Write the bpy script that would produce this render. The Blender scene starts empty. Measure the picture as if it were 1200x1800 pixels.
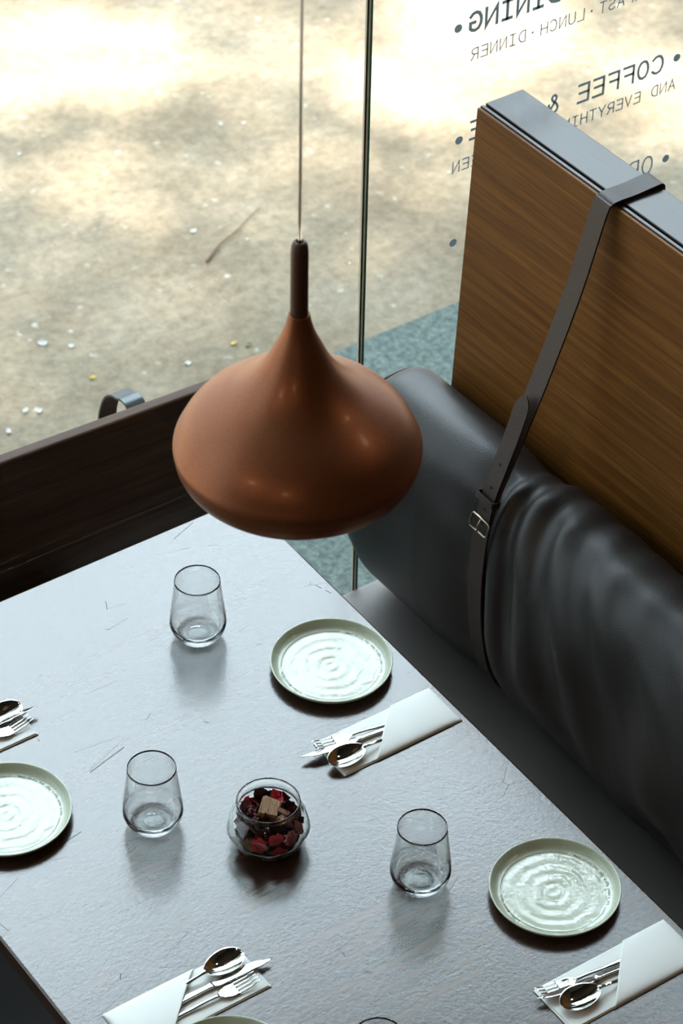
import bpy, bmesh, math, random
from mathutils import Vector, Matrix
PI = math.pi
S = bpy.context.scene
C = S.collection
TZ = 0.75                      # table-top height; all design heights below are measured from it

# ---------------------------------------------------------------- camera
pt, yw, rl = 0.7045, 0.6198, 0.0223
F = Vector((math.sin(yw)*math.cos(pt), math.cos(yw)*math.cos(pt), -math.sin(pt)))
R0 = Vector((math.cos(yw), -math.sin(yw), 0)); U0 = R0.cross(F)
R_ = R0*math.cos(rl) + U0*math.sin(rl); U_ = -R0*math.sin(rl) + U0*math.cos(rl)
cd = bpy.data.cameras.new('camera'); cam = bpy.data.objects.new('camera', cd); C.objects.link(cam)
M = Matrix((R_, U_, -F)).transposed().to_4x4(); M.translation = (-1.2618, -3.3940, 3.4106+TZ)
cam.matrix_world = M
cd.sensor_fit = 'VERTICAL'; cd.sensor_height = 36; cd.sensor_width = 24; cd.lens = 5368.26/1800*36
cd.clip_start = 0.05; cd.clip_end = 200
cd.dof.use_dof = True; cd.dof.focus_distance = 4.75; cd.dof.aperture_fstop = 7.0
S.camera = cam
# ---------------------------------------------------------------- colour management
S.view_settings.view_transform = 'Standard'; S.view_settings.look = 'None'
S.view_settings.exposure = 0.0; S.view_settings.gamma = 1.0; S.view_settings.use_curve_mapping = False
S.cycles.use_denoising = True
S.cycles.max_bounces = 14; S.cycles.transmission_bounces = 12; S.cycles.transparent_max_bounces = 24
S.cycles.glossy_bounces = 6; S.cycles.diffuse_bounces = 4
S.cycles.caustics_reflective = False; S.cycles.caustics_refractive = True
S.cycles.sample_clamp_indirect = 6
# ---------------------------------------------------------------- sky
W = bpy.data.worlds.new('sky'); S.world = W; W.use_nodes = True
nt = W.node_tree; N = nt.nodes; L = nt.links; N.clear()
out = N.new('ShaderNodeOutputWorld'); bg = N.new('ShaderNodeBackground')
tc = N.new('ShaderNodeTexCoord'); ns = N.new('ShaderNodeTexNoise'); cr = N.new('ShaderNodeValToRGB')
ns.inputs['Scale'].default_value = 24.0; ns.inputs['Detail'].default_value = 7; ns.inputs['Roughness'].default_value = 0.6; ns.inputs['Distortion'].default_value = 0.6
cr.color_ramp.elements[0].position = 0.485; cr.color_ramp.elements[0].color = (0.10, 0.13, 0.14, 1)
cr.color_ramp.elements[1].position = 0.535; cr.color_ramp.elements[1].color = (0.86, 0.99, 1.12, 1)
L.new(tc.outputs['Generated'], ns.inputs['Vector']); L.new(ns.outputs['Fac'], cr.inputs['Fac'])
# veiled bright part of the sky in front of the window, the rest a dull blue
GL_AZ, GL_EL, SKY_DULL, SKY_BRIGHT = math.radians(29), math.radians(48), 2.1, 21.0
gd = (math.sin(GL_AZ)*math.cos(GL_EL), math.cos(GL_AZ)*math.cos(GL_EL), math.sin(GL_EL))
dt = N.new('ShaderNodeVectorMath'); dt.operation = 'DOT_PRODUCT'; dt.inputs[1].default_value = gd; L.new(tc.outputs['Generated'], dt.inputs[0])
gr_ = N.new('ShaderNodeMapRange'); gr_.interpolation_type = 'SMOOTHSTEP'; gr_.inputs['From Min'].default_value = math.cos(math.radians(30)); gr_.inputs['From Max'].default_value = math.cos(math.radians(8))
L.new(dt.outputs['Value'], gr_.inputs['Value'])
br = N.new('ShaderNodeVectorMath'); br.operation = 'SCALE'; L.new(cr.outputs['Color'], br.inputs[0]); br.inputs['Scale'].default_value = SKY_BRIGHT
mxw = N.new('ShaderNodeMix'); mxw.data_type = 'RGBA'; mxw.clamp_factor = True; mxw.clamp_result = False
L.new(gr_.outputs[0], mxw.inputs[0]); mxw.inputs[6].default_value = (SKY_DULL*0.80, SKY_DULL*0.95, SKY_DULL*1.06, 1); L.new(br.outputs[0], mxw.inputs[7])
L.new(mxw.outputs[2], bg.inputs['Color']); bg.inputs['Strength'].default_value = 1.0
L.new(bg.outputs[0], out.inputs[0])
# ---------------------------------------------------------------- sun
SUN = Vector((-0.36, -0.21, 0.91)).normalized()      # direction towards the sun, over the roof
sl = bpy.data.lights.new('sun', 'SUN'); sl.energy = 19.0; sl.angle = math.radians(1.5); sl.color = (1.0, 0.92, 0.84)
so = bpy.data.objects.new('sun', sl); C.objects.link(so); so.location = (-6, -5, 14)
so.rotation_euler = SUN.to_track_quat('Z', 'Y').to_euler()

# ================================================================ helpers
def obj(name, me, mat=None, parent=None, loc=None):
    o = bpy.data.objects.new(name, me); C.objects.link(o)
    if mat: me.materials.clear(); me.materials.append(mat)
    if parent: o.parent = parent
    if loc is not None: o.location = loc
    return o
def mesh(name, vs, fs, mat=None, parent=None, loc=None, smooth=True):
    me = bpy.data.meshes.new(name); me.from_pydata([tuple(v) for v in vs], [], fs); me.update()
    if smooth: me.polygons.foreach_set('use_smooth', [True]*len(me.polygons))
    return obj(name, me, mat, parent, loc)
def fixn(o):
    bm = bmesh.new(); bm.from_mesh(o.data); bmesh.ops.recalc_face_normals(bm, faces=bm.faces); bm.to_mesh(o.data); bm.free(); return o
def empty(name, loc, rz=0):
    o = bpy.data.objects.new(name, None); C.objects.link(o); o.location = loc; o.rotation_euler = (0, 0, rz)
    o.empty_display_size = 0.05; return o
def tag(o, label=None, cat=None, group=None, kind=None):
    if label: o['label'] = label
    if cat: o['category'] = cat
    if group: o['group'] = group
    if kind: o['kind'] = kind
    return o
def boxm(x0, x1, y0, y1, z0, z1, bev=0, seg=3):
    bm = bmesh.new(); bmesh.ops.create_cube(bm, size=1)
    for v in bm.verts:
        v.co = Vector((x0 if v.co.x < 0 else x1, y0 if v.co.y < 0 else y1, z0 if v.co.z < 0 else z1))
    if bev: bmesh.ops.bevel(bm, geom=list(bm.edges), offset=bev, segments=seg, profile=0.5, affect='EDGES')
    me = bpy.data.meshes.new('m'); bm.to_mesh(me); bm.free()
    return me
def box(name, x0, x1, y0, y1, z0, z1, mat, parent=None, bev=0, seg=3, loc=None):
    me = boxm(x0, x1, y0, y1, z0, z1, bev, seg); me.name = name
    if bev: me.polygons.foreach_set('use_smooth', [True]*len(me.polygons))
    o = obj(name, me, mat, parent, loc)
    if bev:
        w = o.modifiers.new('wn', 'WEIGHTED_NORMAL'); w.keep_sharp = True
    return o
def lathe(name, prof, n, mat, parent=None, loc=None, rf=None, closed=False):
    vs = []; fs = []; idx = []
    for (r, z) in prof:
        if r < 1e-6: idx.append([len(vs)]*n); vs.append((0, 0, z))
        else:
            row = []
            for k in range(n):
                t = 2*PI*k/n; rr = r*(rf(t, z) if rf else 1)
                row.append(len(vs)); vs.append((rr*math.cos(t), rr*math.sin(t), z))
            idx.append(row)
    m = len(prof)
    for i in range(m if closed else m-1):
        a, b = idx[i], idx[(i+1) % m]
        for k in range(n):
            q = [a[k], a[(k+1) % n], b[(k+1) % n], b[k]]
            u = []
            for e in q:
                if e not in u: u.append(e)
            if len(u) > 2: fs.append(u)
    return fixn(mesh(name, vs, fs, mat, parent, loc))
def catmull(pts, k):
    P = [Vector(p) for p in pts]; P = [P[0]*2-P[1]] + P + [P[-1]*2-P[-2]]; r = []
    for i in range(1, len(P)-2):
        for j in range(k):
            t = j/k; a, b, c, d = P[i-1], P[i], P[i+1], P[i+2]
            r.append(0.5*((2*b)+(c-a)*t+(2*a-5*b+4*c-d)*t*t+(3*b-a-3*c+d)*t**3))
    r.append(P[-2]); return r
def tube(name, pts, rad, mat, parent=None, n=10, loc=None):
    P = [Vector(p) for p in pts]; vs = []; fs = []
    up = None
    for i, p in enumerate(P):
        t = (P[min(i+1, len(P)-1)] - P[max(i-1, 0)]).normalized()
        if up is None: up = t.orthogonal().normalized()
        up = (up - t*up.dot(t)).normalized(); s = t.cross(up)
        r = rad[i] if isinstance(rad, (list, tuple)) else rad
        for k in range(n):
            a = 2*PI*k/n; vs.append(p + up*math.cos(a)*r + s*math.sin(a)*r)
    for i in range(len(P)-1):
        for k in range(n): fs.append([i*n+k, i*n+(k+1) % n, (i+1)*n+(k+1) % n, (i+1)*n+k])
    fs.append(list(range(n))[::-1]); fs.append([(len(P)-1)*n+k for k in range(n)])
    return mesh(name, vs, fs, mat, parent, loc)
# ---- value noise (for shapes)
def _h(i, j, s=0):
    n = (i*374761393 + j*668265263 + s*982451653) & 0xffffffff
    n = ((n ^ (n >> 13))*1274126177) & 0xffffffff
    return ((n ^ (n >> 16)) & 0xffff)/65535.0
def vn(x, y, s=0):
    i, j = math.floor(x), math.floor(y); u, v = x-i, y-j
    u = u*u*(3-2*u); v = v*v*(3-2*v)
    return (_h(i, j, s)*(1-u)+_h(i+1, j, s)*u)*(1-v) + (_h(i, j+1, s)*(1-u)+_h(i+1, j+1, s)*u)*v

# ================================================================ materials
def mat(name):
    m = bpy.data.materials.new(name); m.use_nodes = True; t = m.node_tree
    return m, t, t.nodes['Principled BSDF']
def P_(name, col, rough=0.5, metal=0, **kw):
    m, t, b = mat(name); b.inputs['Base Color'].default_value = (*col, 1); b.inputs['Roughness'].default_value = rough
    b.inputs['Metallic'].default_value = metal
    for k, v in kw.items(): b.inputs[k.replace('_', ' ')].default_value = v
    return m
def nd(t, ty, **kw):
    n = t.nodes.new(ty)
    for k, v in kw.items():
        if k in n.inputs: n.inputs[k].default_value = v
        else: setattr(n, k, v)
    return n
def ramp(t, stops):
    r = t.nodes.new('ShaderNodeValToRGB'); e = r.color_ramp.elements
    while len(e) < len(stops): e.new(0.5)
    for k, (p, c) in enumerate(stops): e[k].position = p; e[k].color = (*c, 1) if len(c) == 3 else c
    return r
def coords(t, scale=(1, 1, 1), rot=(0, 0, 0), loc=(0, 0, 0)):
    tc = t.nodes.new('ShaderNodeTexCoord'); mp = t.nodes.new('ShaderNodeMapping')
    mp.inputs['Scale'].default_value = scale; mp.inputs['Rotation'].default_value = rot; mp.inputs['Location'].default_value = loc
    t.links.new(tc.outputs['Object'], mp.inputs['Vector']); return mp.outputs[0]
def bump(t, b, h, strength, dist):
    n = nd(t, 'ShaderNodeBump', Strength=strength, Distance=dist); t.links.new(h, n.inputs['Height']); t.links.new(n.outputs[0], b.inputs['Normal']); return n
def wood(name, c0, c1, c2, scale, rough, gscale=1.0, spec=0.5, coat=0.0, bmp=0.25, coat_r=0.1, rvar=0.08):
    m, t, b = mat(name); v = coords(t, scale); l = t.links
    n1 = nd(t, 'ShaderNodeTexNoise', Scale=3.0*gscale, Detail=8.0, Roughness=0.62, Distortion=0.35); l.new(v, n1.inputs['Vector'])
    v2 = coords(t, tuple(s*(0.35 if s > 1.5 else 0.6) for s in scale), loc=(3, 1, 7))
    n2 = nd(t, 'ShaderNodeTexNoise', Scale=2.0*gscale, Detail=3.0, Roughness=0.5); l.new(v2, n2.inputs['Vector'])
    mx = nd(t, 'ShaderNodeMath', operation='MULTIPLY_ADD'); l.new(n1.outputs['Fac'], mx.inputs[0]); mx.inputs[1].default_value = 0.55
    m2 = nd(t, 'ShaderNodeMath', operation='MULTIPLY'); l.new(n2.outputs['Fac'], m2.inputs[0]); m2.inputs[1].default_value = 0.45
    l.new(m2.outputs[0], mx.inputs[2])
    r = ramp(t, [(0.34, c0), (0.5, c1), (0.66, c2)]); l.new(mx.outputs[0], r.inputs[0]); l.new(r.outputs[0], b.inputs['Base Color'])
    rr = nd(t, 'ShaderNodeMath', operation='MULTIPLY_ADD'); l.new(mx.outputs[0], rr.inputs[0]); rr.inputs[1].default_value = rvar*2; rr.inputs[2].default_value = rough-rvar
    l.new(rr.outputs[0], b.inputs['Roughness'])
    b.inputs['Specular IOR Level'].default_value = spec
    b.inputs['Coat Weight'].default_value = coat; b.inputs['Coat Roughness'].default_value = coat_r
    bump(t, b, n1.outputs['Fac'], bmp, 0.0006)
    return m, t, b

# table top: dark stained boards, satin varnish, worn and scratched
M_table, t, b = wood('table_varnish', (0.028, 0.014, 0.009), (0.040, 0.019, 0.012), (0.056, 0.028, 0.017), (1.6, 20, 20), 0.24, 1.0, 0.5, 0.55, 0.10, 0.15, 0.04)
v = coords(t, (1, 1, 1)); fine = nd(t, 'ShaderNodeTexNoise', Scale=170.0, Detail=3.0, Roughness=0.6); t.links.new(v, fine.inputs['Vector'])
wav = nd(t, 'ShaderNodeTexNoise', Scale=11.0, Detail=4.0, Roughness=0.6); t.links.new(v, wav.inputs['Vector'])
gr = nd(t, 'ShaderNodeTexNoise', Scale=3.0, Detail=2.0, Roughness=0.5); t.links.new(coords(t, (5, 90, 60)), gr.inputs['Vector'])
a1 = nd(t, 'ShaderNodeMath', operation='MULTIPLY_ADD'); t.links.new(wav.outputs['Fac'], a1.inputs[0]); a1.inputs[1].default_value = 0.6; t.links.new(fine.outputs['Fac'], a1.inputs[2])
a2 = nd(t, 'ShaderNodeMath', operation='MULTIPLY_ADD'); t.links.new(gr.outputs['Fac'], a2.inputs[0]); a2.inputs[1].default_value = 0.12; t.links.new(a1.outputs[0], a2.inputs[2])
bn = bump(t, b, a2.outputs[0], 0.30, 0.0009); t.links.new(bn.outputs[0], b.inputs['Coat Normal'])
# fine dark scratches: thin level lines of stretched noise, only here and there
sc = nd(t, 'ShaderNodeTexVoronoi', feature='DISTANCE_TO_EDGE', Scale=5.0); t.links.new(coords(t, (1.0, 2.6, 1), (0, 0, 0.5)), sc.inputs['Vector'])
mk = nd(t, 'ShaderNodeTexNoise', Scale=9.0, Detail=3.0); t.links.new(coords(t, (1, 1, 1), loc=(4, 2, 0)), mk.inputs['Vector'])
l1 = nd(t, 'ShaderNodeMath', operation='LESS_THAN'); t.links.new(sc.outputs['Distance'], l1.inputs[0]); l1.inputs[1].default_value = 0.0028
l2 = nd(t, 'ShaderNodeMath', operation='GREATER_THAN'); t.links.new(mk.outputs['Fac'], l2.inputs[0]); l2.inputs[1].default_value = 0.60
l3 = nd(t, 'ShaderNodeMath', operation='MULTIPLY'); t.links.new(l1.outputs[0], l3.inputs[0]); t.links.new(l2.outputs[0], l3.inputs[1])
l4 = nd(t, 'ShaderNodeMath', operation='MULTIPLY_ADD'); t.links.new(l3.outputs[0], l4.inputs[0]); l4.inputs[1].default_value = -0.35; l4.inputs[2].default_value = 0.52
t.links.new(l4.outputs[0], b.inputs['Coat Weight']); t.links.new(l4.outputs[0], b.inputs['Specular IOR Level'])

M_ledge, t, b = wood('dark_stained_board', (0.045, 0.020, 0.011), (0.085, 0.040, 0.020), (0.15, 0.075, 0.038), (1.5, 26, 26), 0.5, 1.0, 0.2, 0.0, 0.15, 0.2)
M_veneer, t, b = wood('walnut_veneer', (0.120, 0.042, 0.007), (0.200, 0.078, 0.014), (0.310, 0.135, 0.028), (60, 1.1, 95), 0.5, 1.2, 0.25, 0.0, 0.15, 0.25)
M_cap, t, b = wood('partition_top_wood', (0.018, 0.012, 0.010), (0.030, 0.020, 0.016), (0.045, 0.032, 0.027), (26, 1.3, 20), 0.30, 1.0, 0.35, 0.12, 0.06, 0.2)
M_groove = P_('groove_black', (0.012, 0.008, 0.006), 0.5)
M_groove2 = P_('matte_black_metal', (0.010, 0.010, 0.010), 0.8)
def leather(name, col, rough, bs=0.25):
    m, t, b = mat(name); b.inputs['Base Color'].default_value = (*col, 1); b.inputs['Roughness'].default_value = rough
    v = coords(t); n = nd(t, 'ShaderNodeTexVoronoi', Scale=520.0); t.links.new(v, n.inputs['Vector'])
    n2 = nd(t, 'ShaderNodeTexNoise', Scale=22.0, Detail=5.0, Roughness=0.6); t.links.new(v, n2.inputs['Vector'])
    a = nd(t, 'ShaderNodeMath', operation='MULTIPLY_ADD'); t.links.new(n2.outputs['Fac'], a.inputs[0]); a.inputs[1].default_value = 1.5; t.links.new(n.outputs['Distance'], a.inputs[2])
    bump(t, b, a.outputs[0], bs, 0.0010); return m
M_leather = leather('black_leather', (0.026, 0.0215, 0.020), 0.43)
M_seat = leather('seat_leather', (0.27, 0.235, 0.22), 0.55)
M_strap = leather('strap_leather', (0.045, 0.028, 0.021), 0.48)
M_strapedge = P_('strap_edge', (0.14, 0.09, 0.065), 0.5)
M_brass = P_('antique_brass', (0.42, 0.36, 0.26), 0.28, 1.0)
M_hole = P_('punched_hole_dark', (0.01, 0.008, 0.007), 0.8)
# lamp paint: copper-brown metallic
M_lamp, t, b = mat('copper_brown_paint'); b.inputs['Metallic'].default_value = 0.6; b.inputs['Roughness'].default_value = 0.43; b.inputs['Specular IOR Level'].default_value = 0.3
b.inputs['Coat Weight'].default_value = 0.10; b.inputs['Coat Roughness'].default_value = 0.16
n = nd(t, 'ShaderNodeTexNoise', Scale=900.0, Detail=2.0); t.links.new(coords(t), n.inputs['Vector'])
r = ramp(t, [(0.3, (0.21, 0.070, 0.029)), (0.7, (0.35, 0.125, 0.055))]); t.links.new(n.outputs['Fac'], r.inputs[0]); t.links.new(r.outputs[0], b.inputs['Base Color'])
M_lampneck = P_('brown_turned_wood', (0.085, 0.040, 0.022), 0.5)
M_lampin = P_('lamp_inner_white', (0.75, 0.72, 0.66), 0.5)
M_wire = P_('steel_wire', (0.45, 0.42, 0.40), 0.3, 1.0)
def glass(name, col=(1, 1, 1), ior=1.5, rough=0.0):
    m, t, b = mat(name); b.inputs['Base Color'].default_value = (*col, 1); b.inputs['Roughness'].default_value = rough
    b.inputs['Transmission Weight'].default_value = 1.0; b.inputs['IOR'].default_value = ior; return m
M_glass = glass('clear_drinking_glass', (0.985, 1.0, 0.995), 1.50)
M_jar = glass('clear_jar_glass', (0.96, 0.99, 0.975), 1.48)
M_sheath = glass('clear_cable_sheath', (0.90, 0.86, 0.84), 1.25, 0.05)
for m_, zt_, st_ in ((M_glass, 0.0135, 0.9),):
    t = m_.node_tree; b = t.nodes['Principled BSDF']; tcn = t.nodes.new('ShaderNodeTexCoord'); sp = t.nodes.new('ShaderNodeSeparateXYZ'); t.links.new(tcn.outputs['Object'], sp.inputs[0])
    n = nd(t, 'ShaderNodeTexNoise', Scale=110.0, Detail=3.0, Roughness=0.6); t.links.new(tcn.outputs['Object'], n.inputs['Vector'])
    lt = nd(t, 'ShaderNodeMath', operation='LESS_THAN'); t.links.new(sp.outputs[2], lt.inputs[0]); lt.inputs[1].default_value = zt_
    mu = nd(t, 'ShaderNodeMath', operation='MULTIPLY'); t.links.new(lt.outputs[0], mu.inputs[0]); t.links.new(n.outputs['Fac'], mu.inputs[1]); bump(t, b, mu.outputs[0], st_, 0.0009)
# flat architectural pane: transparent with a Fresnel mirror
M_pane = bpy.data.materials.new('window_glass'); M_pane.use_nodes = True; t = M_pane.node_tree; t.nodes.clear()
o_ = t.nodes.new('ShaderNodeOutputMaterial'); mx = t.nodes.new('ShaderNodeMixShader'); tr = t.nodes.new('ShaderNodeBsdfTransparent'); gl = t.nodes.new('ShaderNodeBsdfGlossy'); fr = t.nodes.new('ShaderNodeFresnel')
tr.inputs[0].default_value = (0.965, 0.985, 0.975, 1); gl.inputs['Roughness'].default_value = 0.0; fr.inputs[0].default_value = 1.45
ge = t.nodes.new('ShaderNodeNewGeometry'); io = t.nodes.new('ShaderNodeMath'); io.operation = 'MULTIPLY_ADD'   # same mirror strength on both faces of the pane
t.links.new(ge.outputs['Backfacing'], io.inputs[0]); io.inputs[1].default_value = 1/1.45-1.45; io.inputs[2].default_value = 1.45; t.links.new(io.outputs[0], fr.inputs[0])
t.links.new(fr.outputs[0], mx.inputs[0]); t.links.new(tr.outputs[0], mx.inputs[1]); t.links.new(gl.outputs[0], mx.inputs[2]); t.links.new(mx.outputs[0], o_.inputs[0])
M_edge = P_('green_glass_edge', (0.03, 0.12, 0.10), 0.4, Transmission_Weight=0.6, IOR=1.1)
M_silicone, t, b = mat('grey_silicone'); b.inputs['Base Color'].default_value = (0.35, 0.33, 0.27, 1)
tl_ = nd(t, 'ShaderNodeBsdfTranslucent'); tl_.inputs[0].default_value = (0.22, 0.20, 0.15, 1); ad_ = nd(t, 'ShaderNodeAddShader')
t.links.new(b.outputs[0], ad_.inputs[0]); t.links.new(tl_.outputs[0], ad_.inputs[1]); t.links.new(ad_.outputs[0], t.nodes['Material Output'].inputs[0])
M_vinyl, t, b = mat('blue_grey_vinyl'); b.inputs['Base Color'].default_value = (0.22, 0.26, 0.285, 1); b.inputs['Roughness'].default_value = 0.6
tl_ = nd(t, 'ShaderNodeBsdfTranslucent'); tl_.inputs[0].default_value = (0.22, 0.26, 0.285, 1); ad_ = nd(t, 'ShaderNodeAddShader')   # thin film lets some daylight through
t.links.new(b.outputs[0], ad_.inputs[0]); t.links.new(tl_.outputs[0], ad_.inputs[1]); t.links.new(ad_.outputs[0], t.nodes['Material Output'].inputs[0])
M_print = P_('dark_grey_print', (0.03, 0.035, 0.033), 0.6)
# plate glaze with throwing rings
def glaze():
    m, t, b = mat('sage_glaze'); l = t.links
    b.inputs['Base Color'].default_value = (0.52, 0.56, 0.44, 1); b.inputs['Roughness'].default_value = 0.06; b.inputs['Specular IOR Level'].default_value = 0.62
    tcn = t.nodes.new('ShaderNodeTexCoord'); sp = t.nodes.new('ShaderNodeSeparateXYZ'); l.new(tcn.outputs['Object'], sp.inputs[0])
    n0 = nd(t, 'ShaderNodeTexNoise', Scale=26.0, Detail=3.0, Roughness=0.6); l.new(tcn.outputs['Object'], n0.inputs['Vector'])
    cb = t.nodes.new('ShaderNodeCombineXYZ'); l.new(sp.outputs[0], cb.inputs[0]); l.new(sp.outputs[1], cb.inputs[1])
    ln = nd(t, 'ShaderNodeVectorMath', operation='LENGTH'); l.new(cb.outputs[0], ln.inputs[0])
    k = nd(t, 'ShaderNodeMath', operation='MULTIPLY_ADD'); l.new(n0.outputs['Fac'], k.inputs[0]); k.inputs[1].default_value = 0.030; l.new(ln.outputs['Value'], k.inputs[2])
    s1 = nd(t, 'ShaderNodeMath', operation='MULTIPLY'); l.new(k.outputs[0], s1.inputs[0]); s1.inputs[1].default_value = 330
    s2 = nd(t, 'ShaderNodeMath', operation='SINE'); l.new(s1.outputs[0], s2.inputs[0])
    q = nd(t, 'ShaderNodeTexNoise', Scale=75.0, Detail=4.0, Roughness=0.55); l.new(tcn.outputs['Object'], q.inputs['Vector'])
    a = nd(t, 'ShaderNodeMath', operation='MULTIPLY_ADD'); l.new(q.outputs['Fac'], a.inputs[0]); a.inputs[1].default_value = 5.0; l.new(s2.outputs[0], a.inputs[2])
    bump(t, b, a.outputs[0], 0.26, 0.0006); return m
M_glaze = glaze()
M_napkin, t, b = mat('white_paper_napkin'); b.inputs['Base Color'].default_value = (0.92, 0.94, 0.91, 1); b.inputs['Roughness'].default_value = 0.9
n = nd(t, 'ShaderNodeTexNoise', Scale=60.0, Detail=4.0); t.links.new(coords(t), n.inputs['Vector']); bump(t, b, n.outputs['Fac'], 0.25, 0.0006)
M_steel = P_('polished_steel', (0.82, 0.82, 0.80), 0.07, 1.0)
M_iron = P_('blackened_steel_band', (0.075, 0.085, 0.09), 0.38, 0.7)

# ================================================================ setting
# outside ground
def ground_mat():
    m, t, b = mat('weathered_concrete'); l = t.links; b.inputs['Roughness'].default_value = 0.9
    v = coords(t)
    n1 = nd(t, 'ShaderNodeTexNoise', Scale=2.3, Detail=9.0, Roughness=0.68); l.new(v, n1.inputs['Vector'])
    r1 = ramp(t, [(0.30, (0.225, 0.172, 0.112)), (0.5, (0.30, 0.24, 0.165)), (0.68, (0.38, 0.315, 0.23))]); l.new(n1.outputs['Fac'], r1.inputs[0])
    # pale flecks of grit, in drifts
    vo = nd(t, 'ShaderNodeTexVoronoi', Scale=20.0, Randomness=1.0); l.new(v, vo.inputs['Vector'])
    wob = nd(t, 'ShaderNodeTexNoise', Scale=60.0, Detail=2.0); l.new(v, wob.inputs['Vector'])
    dd = nd(t, 'ShaderNodeMath', operation='MULTIPLY_ADD'); l.new(wob.outputs['Fac'], dd.inputs[0]); dd.inputs[1].default_value = 0.85; l.new(vo.outputs['Distance'], dd.inputs[2])
    r2 = ramp(t, [(0.33, (1, 1, 1)), (0.60, (0, 0, 0))]); l.new(dd.outputs[0], r2.inputs[0])
    sel = nd(t, 'ShaderNodeSeparateColor'); l.new(vo.outputs['Color'], sel.inputs[0])
    g = nd(t, 'ShaderNodeMath', operation='GREATER_THAN'); l.new(sel.outputs[0], g.inputs[0]); g.inputs[1].default_value = 0.45
    f = nd(t, 'ShaderNodeMath', operation='MULTIPLY'); l.new(r2.outputs[0], f.inputs[0]); l.new(g.outputs[0], f.inputs[1])
    f2 = nd(t, 'ShaderNodeMath', operation='MULTIPLY'); l.new(f.outputs[0], f2.inputs[0]); f2.inputs[1].default_value = 0.85
    mxx = t.nodes.new('ShaderNodeMixRGB'); l.new(f2.outputs[0], mxx.inputs[0]); l.new(r1.outputs[0], mxx.inputs[1]); mxx.inputs[2].default_value = (0.60, 0.59, 0.53, 1)
    n3 = nd(t, 'ShaderNodeTexNoise', Scale=34.0, Detail=6.0, Roughness=0.75); l.new(v, n3.inputs['Vector'])
    r3 = ramp(t, [(0.35, (0.72, 0.72, 0.72)), (0.65, (1.2, 1.2, 1.2))]); l.new(n3.outputs['Fac'], r3.inputs[0])
    mm = t.nodes.new('ShaderNodeMixRGB'); mm.blend_type = 'MULTIPLY'; mm.inputs[0].default_value = 1; l.new(mxx.outputs[0], mm.inputs[1]); l.new(r3.outputs[0], mm.inputs[2])
    l.new(mm.outputs[0], b.inputs['Base Color']); bump(t, b, n3.outputs['Fac'], 0.5, 0.006); return m
M_ground = ground_mat()
M_strip, t, b = mat('teal_grey_pebble_dash'); b.inputs['Roughness'].default_value = 0.85
n1 = nd(t, 'ShaderNodeTexNoise', Scale=75.0, Detail=7.0, Roughness=0.75); t.links.new(coords(t), n1.inputs['Vector'])
r1 = ramp(t, [(0.34, (0.055, 0.078, 0.073)), (0.5, (0.12, 0.155, 0.142)), (0.68, (0.24, 0.29, 0.26))]); t.links.new(n1.outputs['Fac'], r1.inputs[0]); t.links.new(r1.outputs[0], b.inputs['Base Color'])
bump(t, b, n1.outputs['Fac'], 0.5, 0.004)
M_floor, t, b = wood('dark_floorboards', (0.005, 0.004, 0.003), (0.009, 0.007, 0.005), (0.014, 0.010, 0.008), (12, 1.2, 12), 0.8)
M_wall = P_('charcoal_plaster', (0.15, 0.135, 0.12), 0.9)
M_ceil = P_('dark_ceiling_paint', (0.07, 0.065, 0.06), 0.9)
M_frame = P_('black_window_frame', (0.02, 0.02, 0.02), 0.4)

XL, XR, YB, ZC = -5.0, 4.2, -7.5, 4.75
ZH = 3.90
def st(o, **k): o['kind'] = 'structure'; return o
st(box('ground', -14, 18, 1.05, 30, -0.12, 0.0, M_ground))
st(box('trim_1', -14, 18, 0.10, 1.05, -0.12, 0.004, M_strip))
st(box('floor', XL, XR, YB, 0.10, -0.12, 0.0, M_floor))
st(box('wall_left', XL-0.15, XL, YB, 0.10, 0, ZC, M_wall))
st(box('wall_right', XR, XR+0.15, YB, 0.10, 0, ZC, M_wall))
st(box('wall_back', XL-0.15, XR+0.15, YB-0.15, YB, 0, ZC, M_wall))
st(box('wall_front', XL-0.15, XR+0.15, 0.0, 0.14, ZH, ZC, M_wall))
st(box('ceiling', XL-0.15, XR+0.15, YB-0.15, 0.14, ZC, ZC+0.12, M_ceil))
GY0, GY1 = 0.029, 0.039
XJ = 1.2135
def pane(name, x0, x1, s):
    e = st(box(name, x0, x1, GY0, GY1, 0.03, ZH, M_pane)); return e
pane('window_1', XL+0.02, XJ, -1)
pane('window_2', XJ+0.0075, XR-0.02, 1)
st(box('trim_2', XJ+0.0032, XJ+0.0075, GY0, GY1, 0.03, ZH, M_edge))       # polished green edge of the right pane
st(box('trim_3', XJ, XJ+0.0032, GY0, GY1, 0.03, ZH, M_silicone))          # silicone joint
st(box('trim_4', XL, XR, 0.02, 0.10, 0.0, 0.03, M_frame))
for i, x in enumerate((XL+0.01, XR-0.01)): st(box('trim_%d' % (5+i), x-0.012, x+0.012, 0.0, 0.06, 0.03, ZH, M_frame))

# ================================================================ table
tb = empty('dining_table', (0.522, -0.80, 0))
tag(tb, 'dark brown varnished wooden restaurant table set for four beside the window', 'table')
TX0, TX1, TY0, TY1 = 0.0945, 0.9492, -1.62, 0.0
def loc_(o, x, y, z=0): o.location = Vector((0, 0, 0)); return o
top = box('table_top', TX0-0.522, TX1-0.522, TY0+0.80, TY1+0.80-0.001, TZ-0.034, TZ, M_table, tb, bev=0.0045, seg=4)
for sy in (-0.48, 0.48):
    lathe('leg', [(0, 0), (0.14, 0), (0.14, 0.008), (0.05, 0.022), (0.036, 0.04), (0.036, TZ-0.06), (0.11, TZ-0.05), (0.11, TZ-0.0345), (0, TZ-0.0345)], 40, M_groove2, tb, (0, sy, 0))

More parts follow.
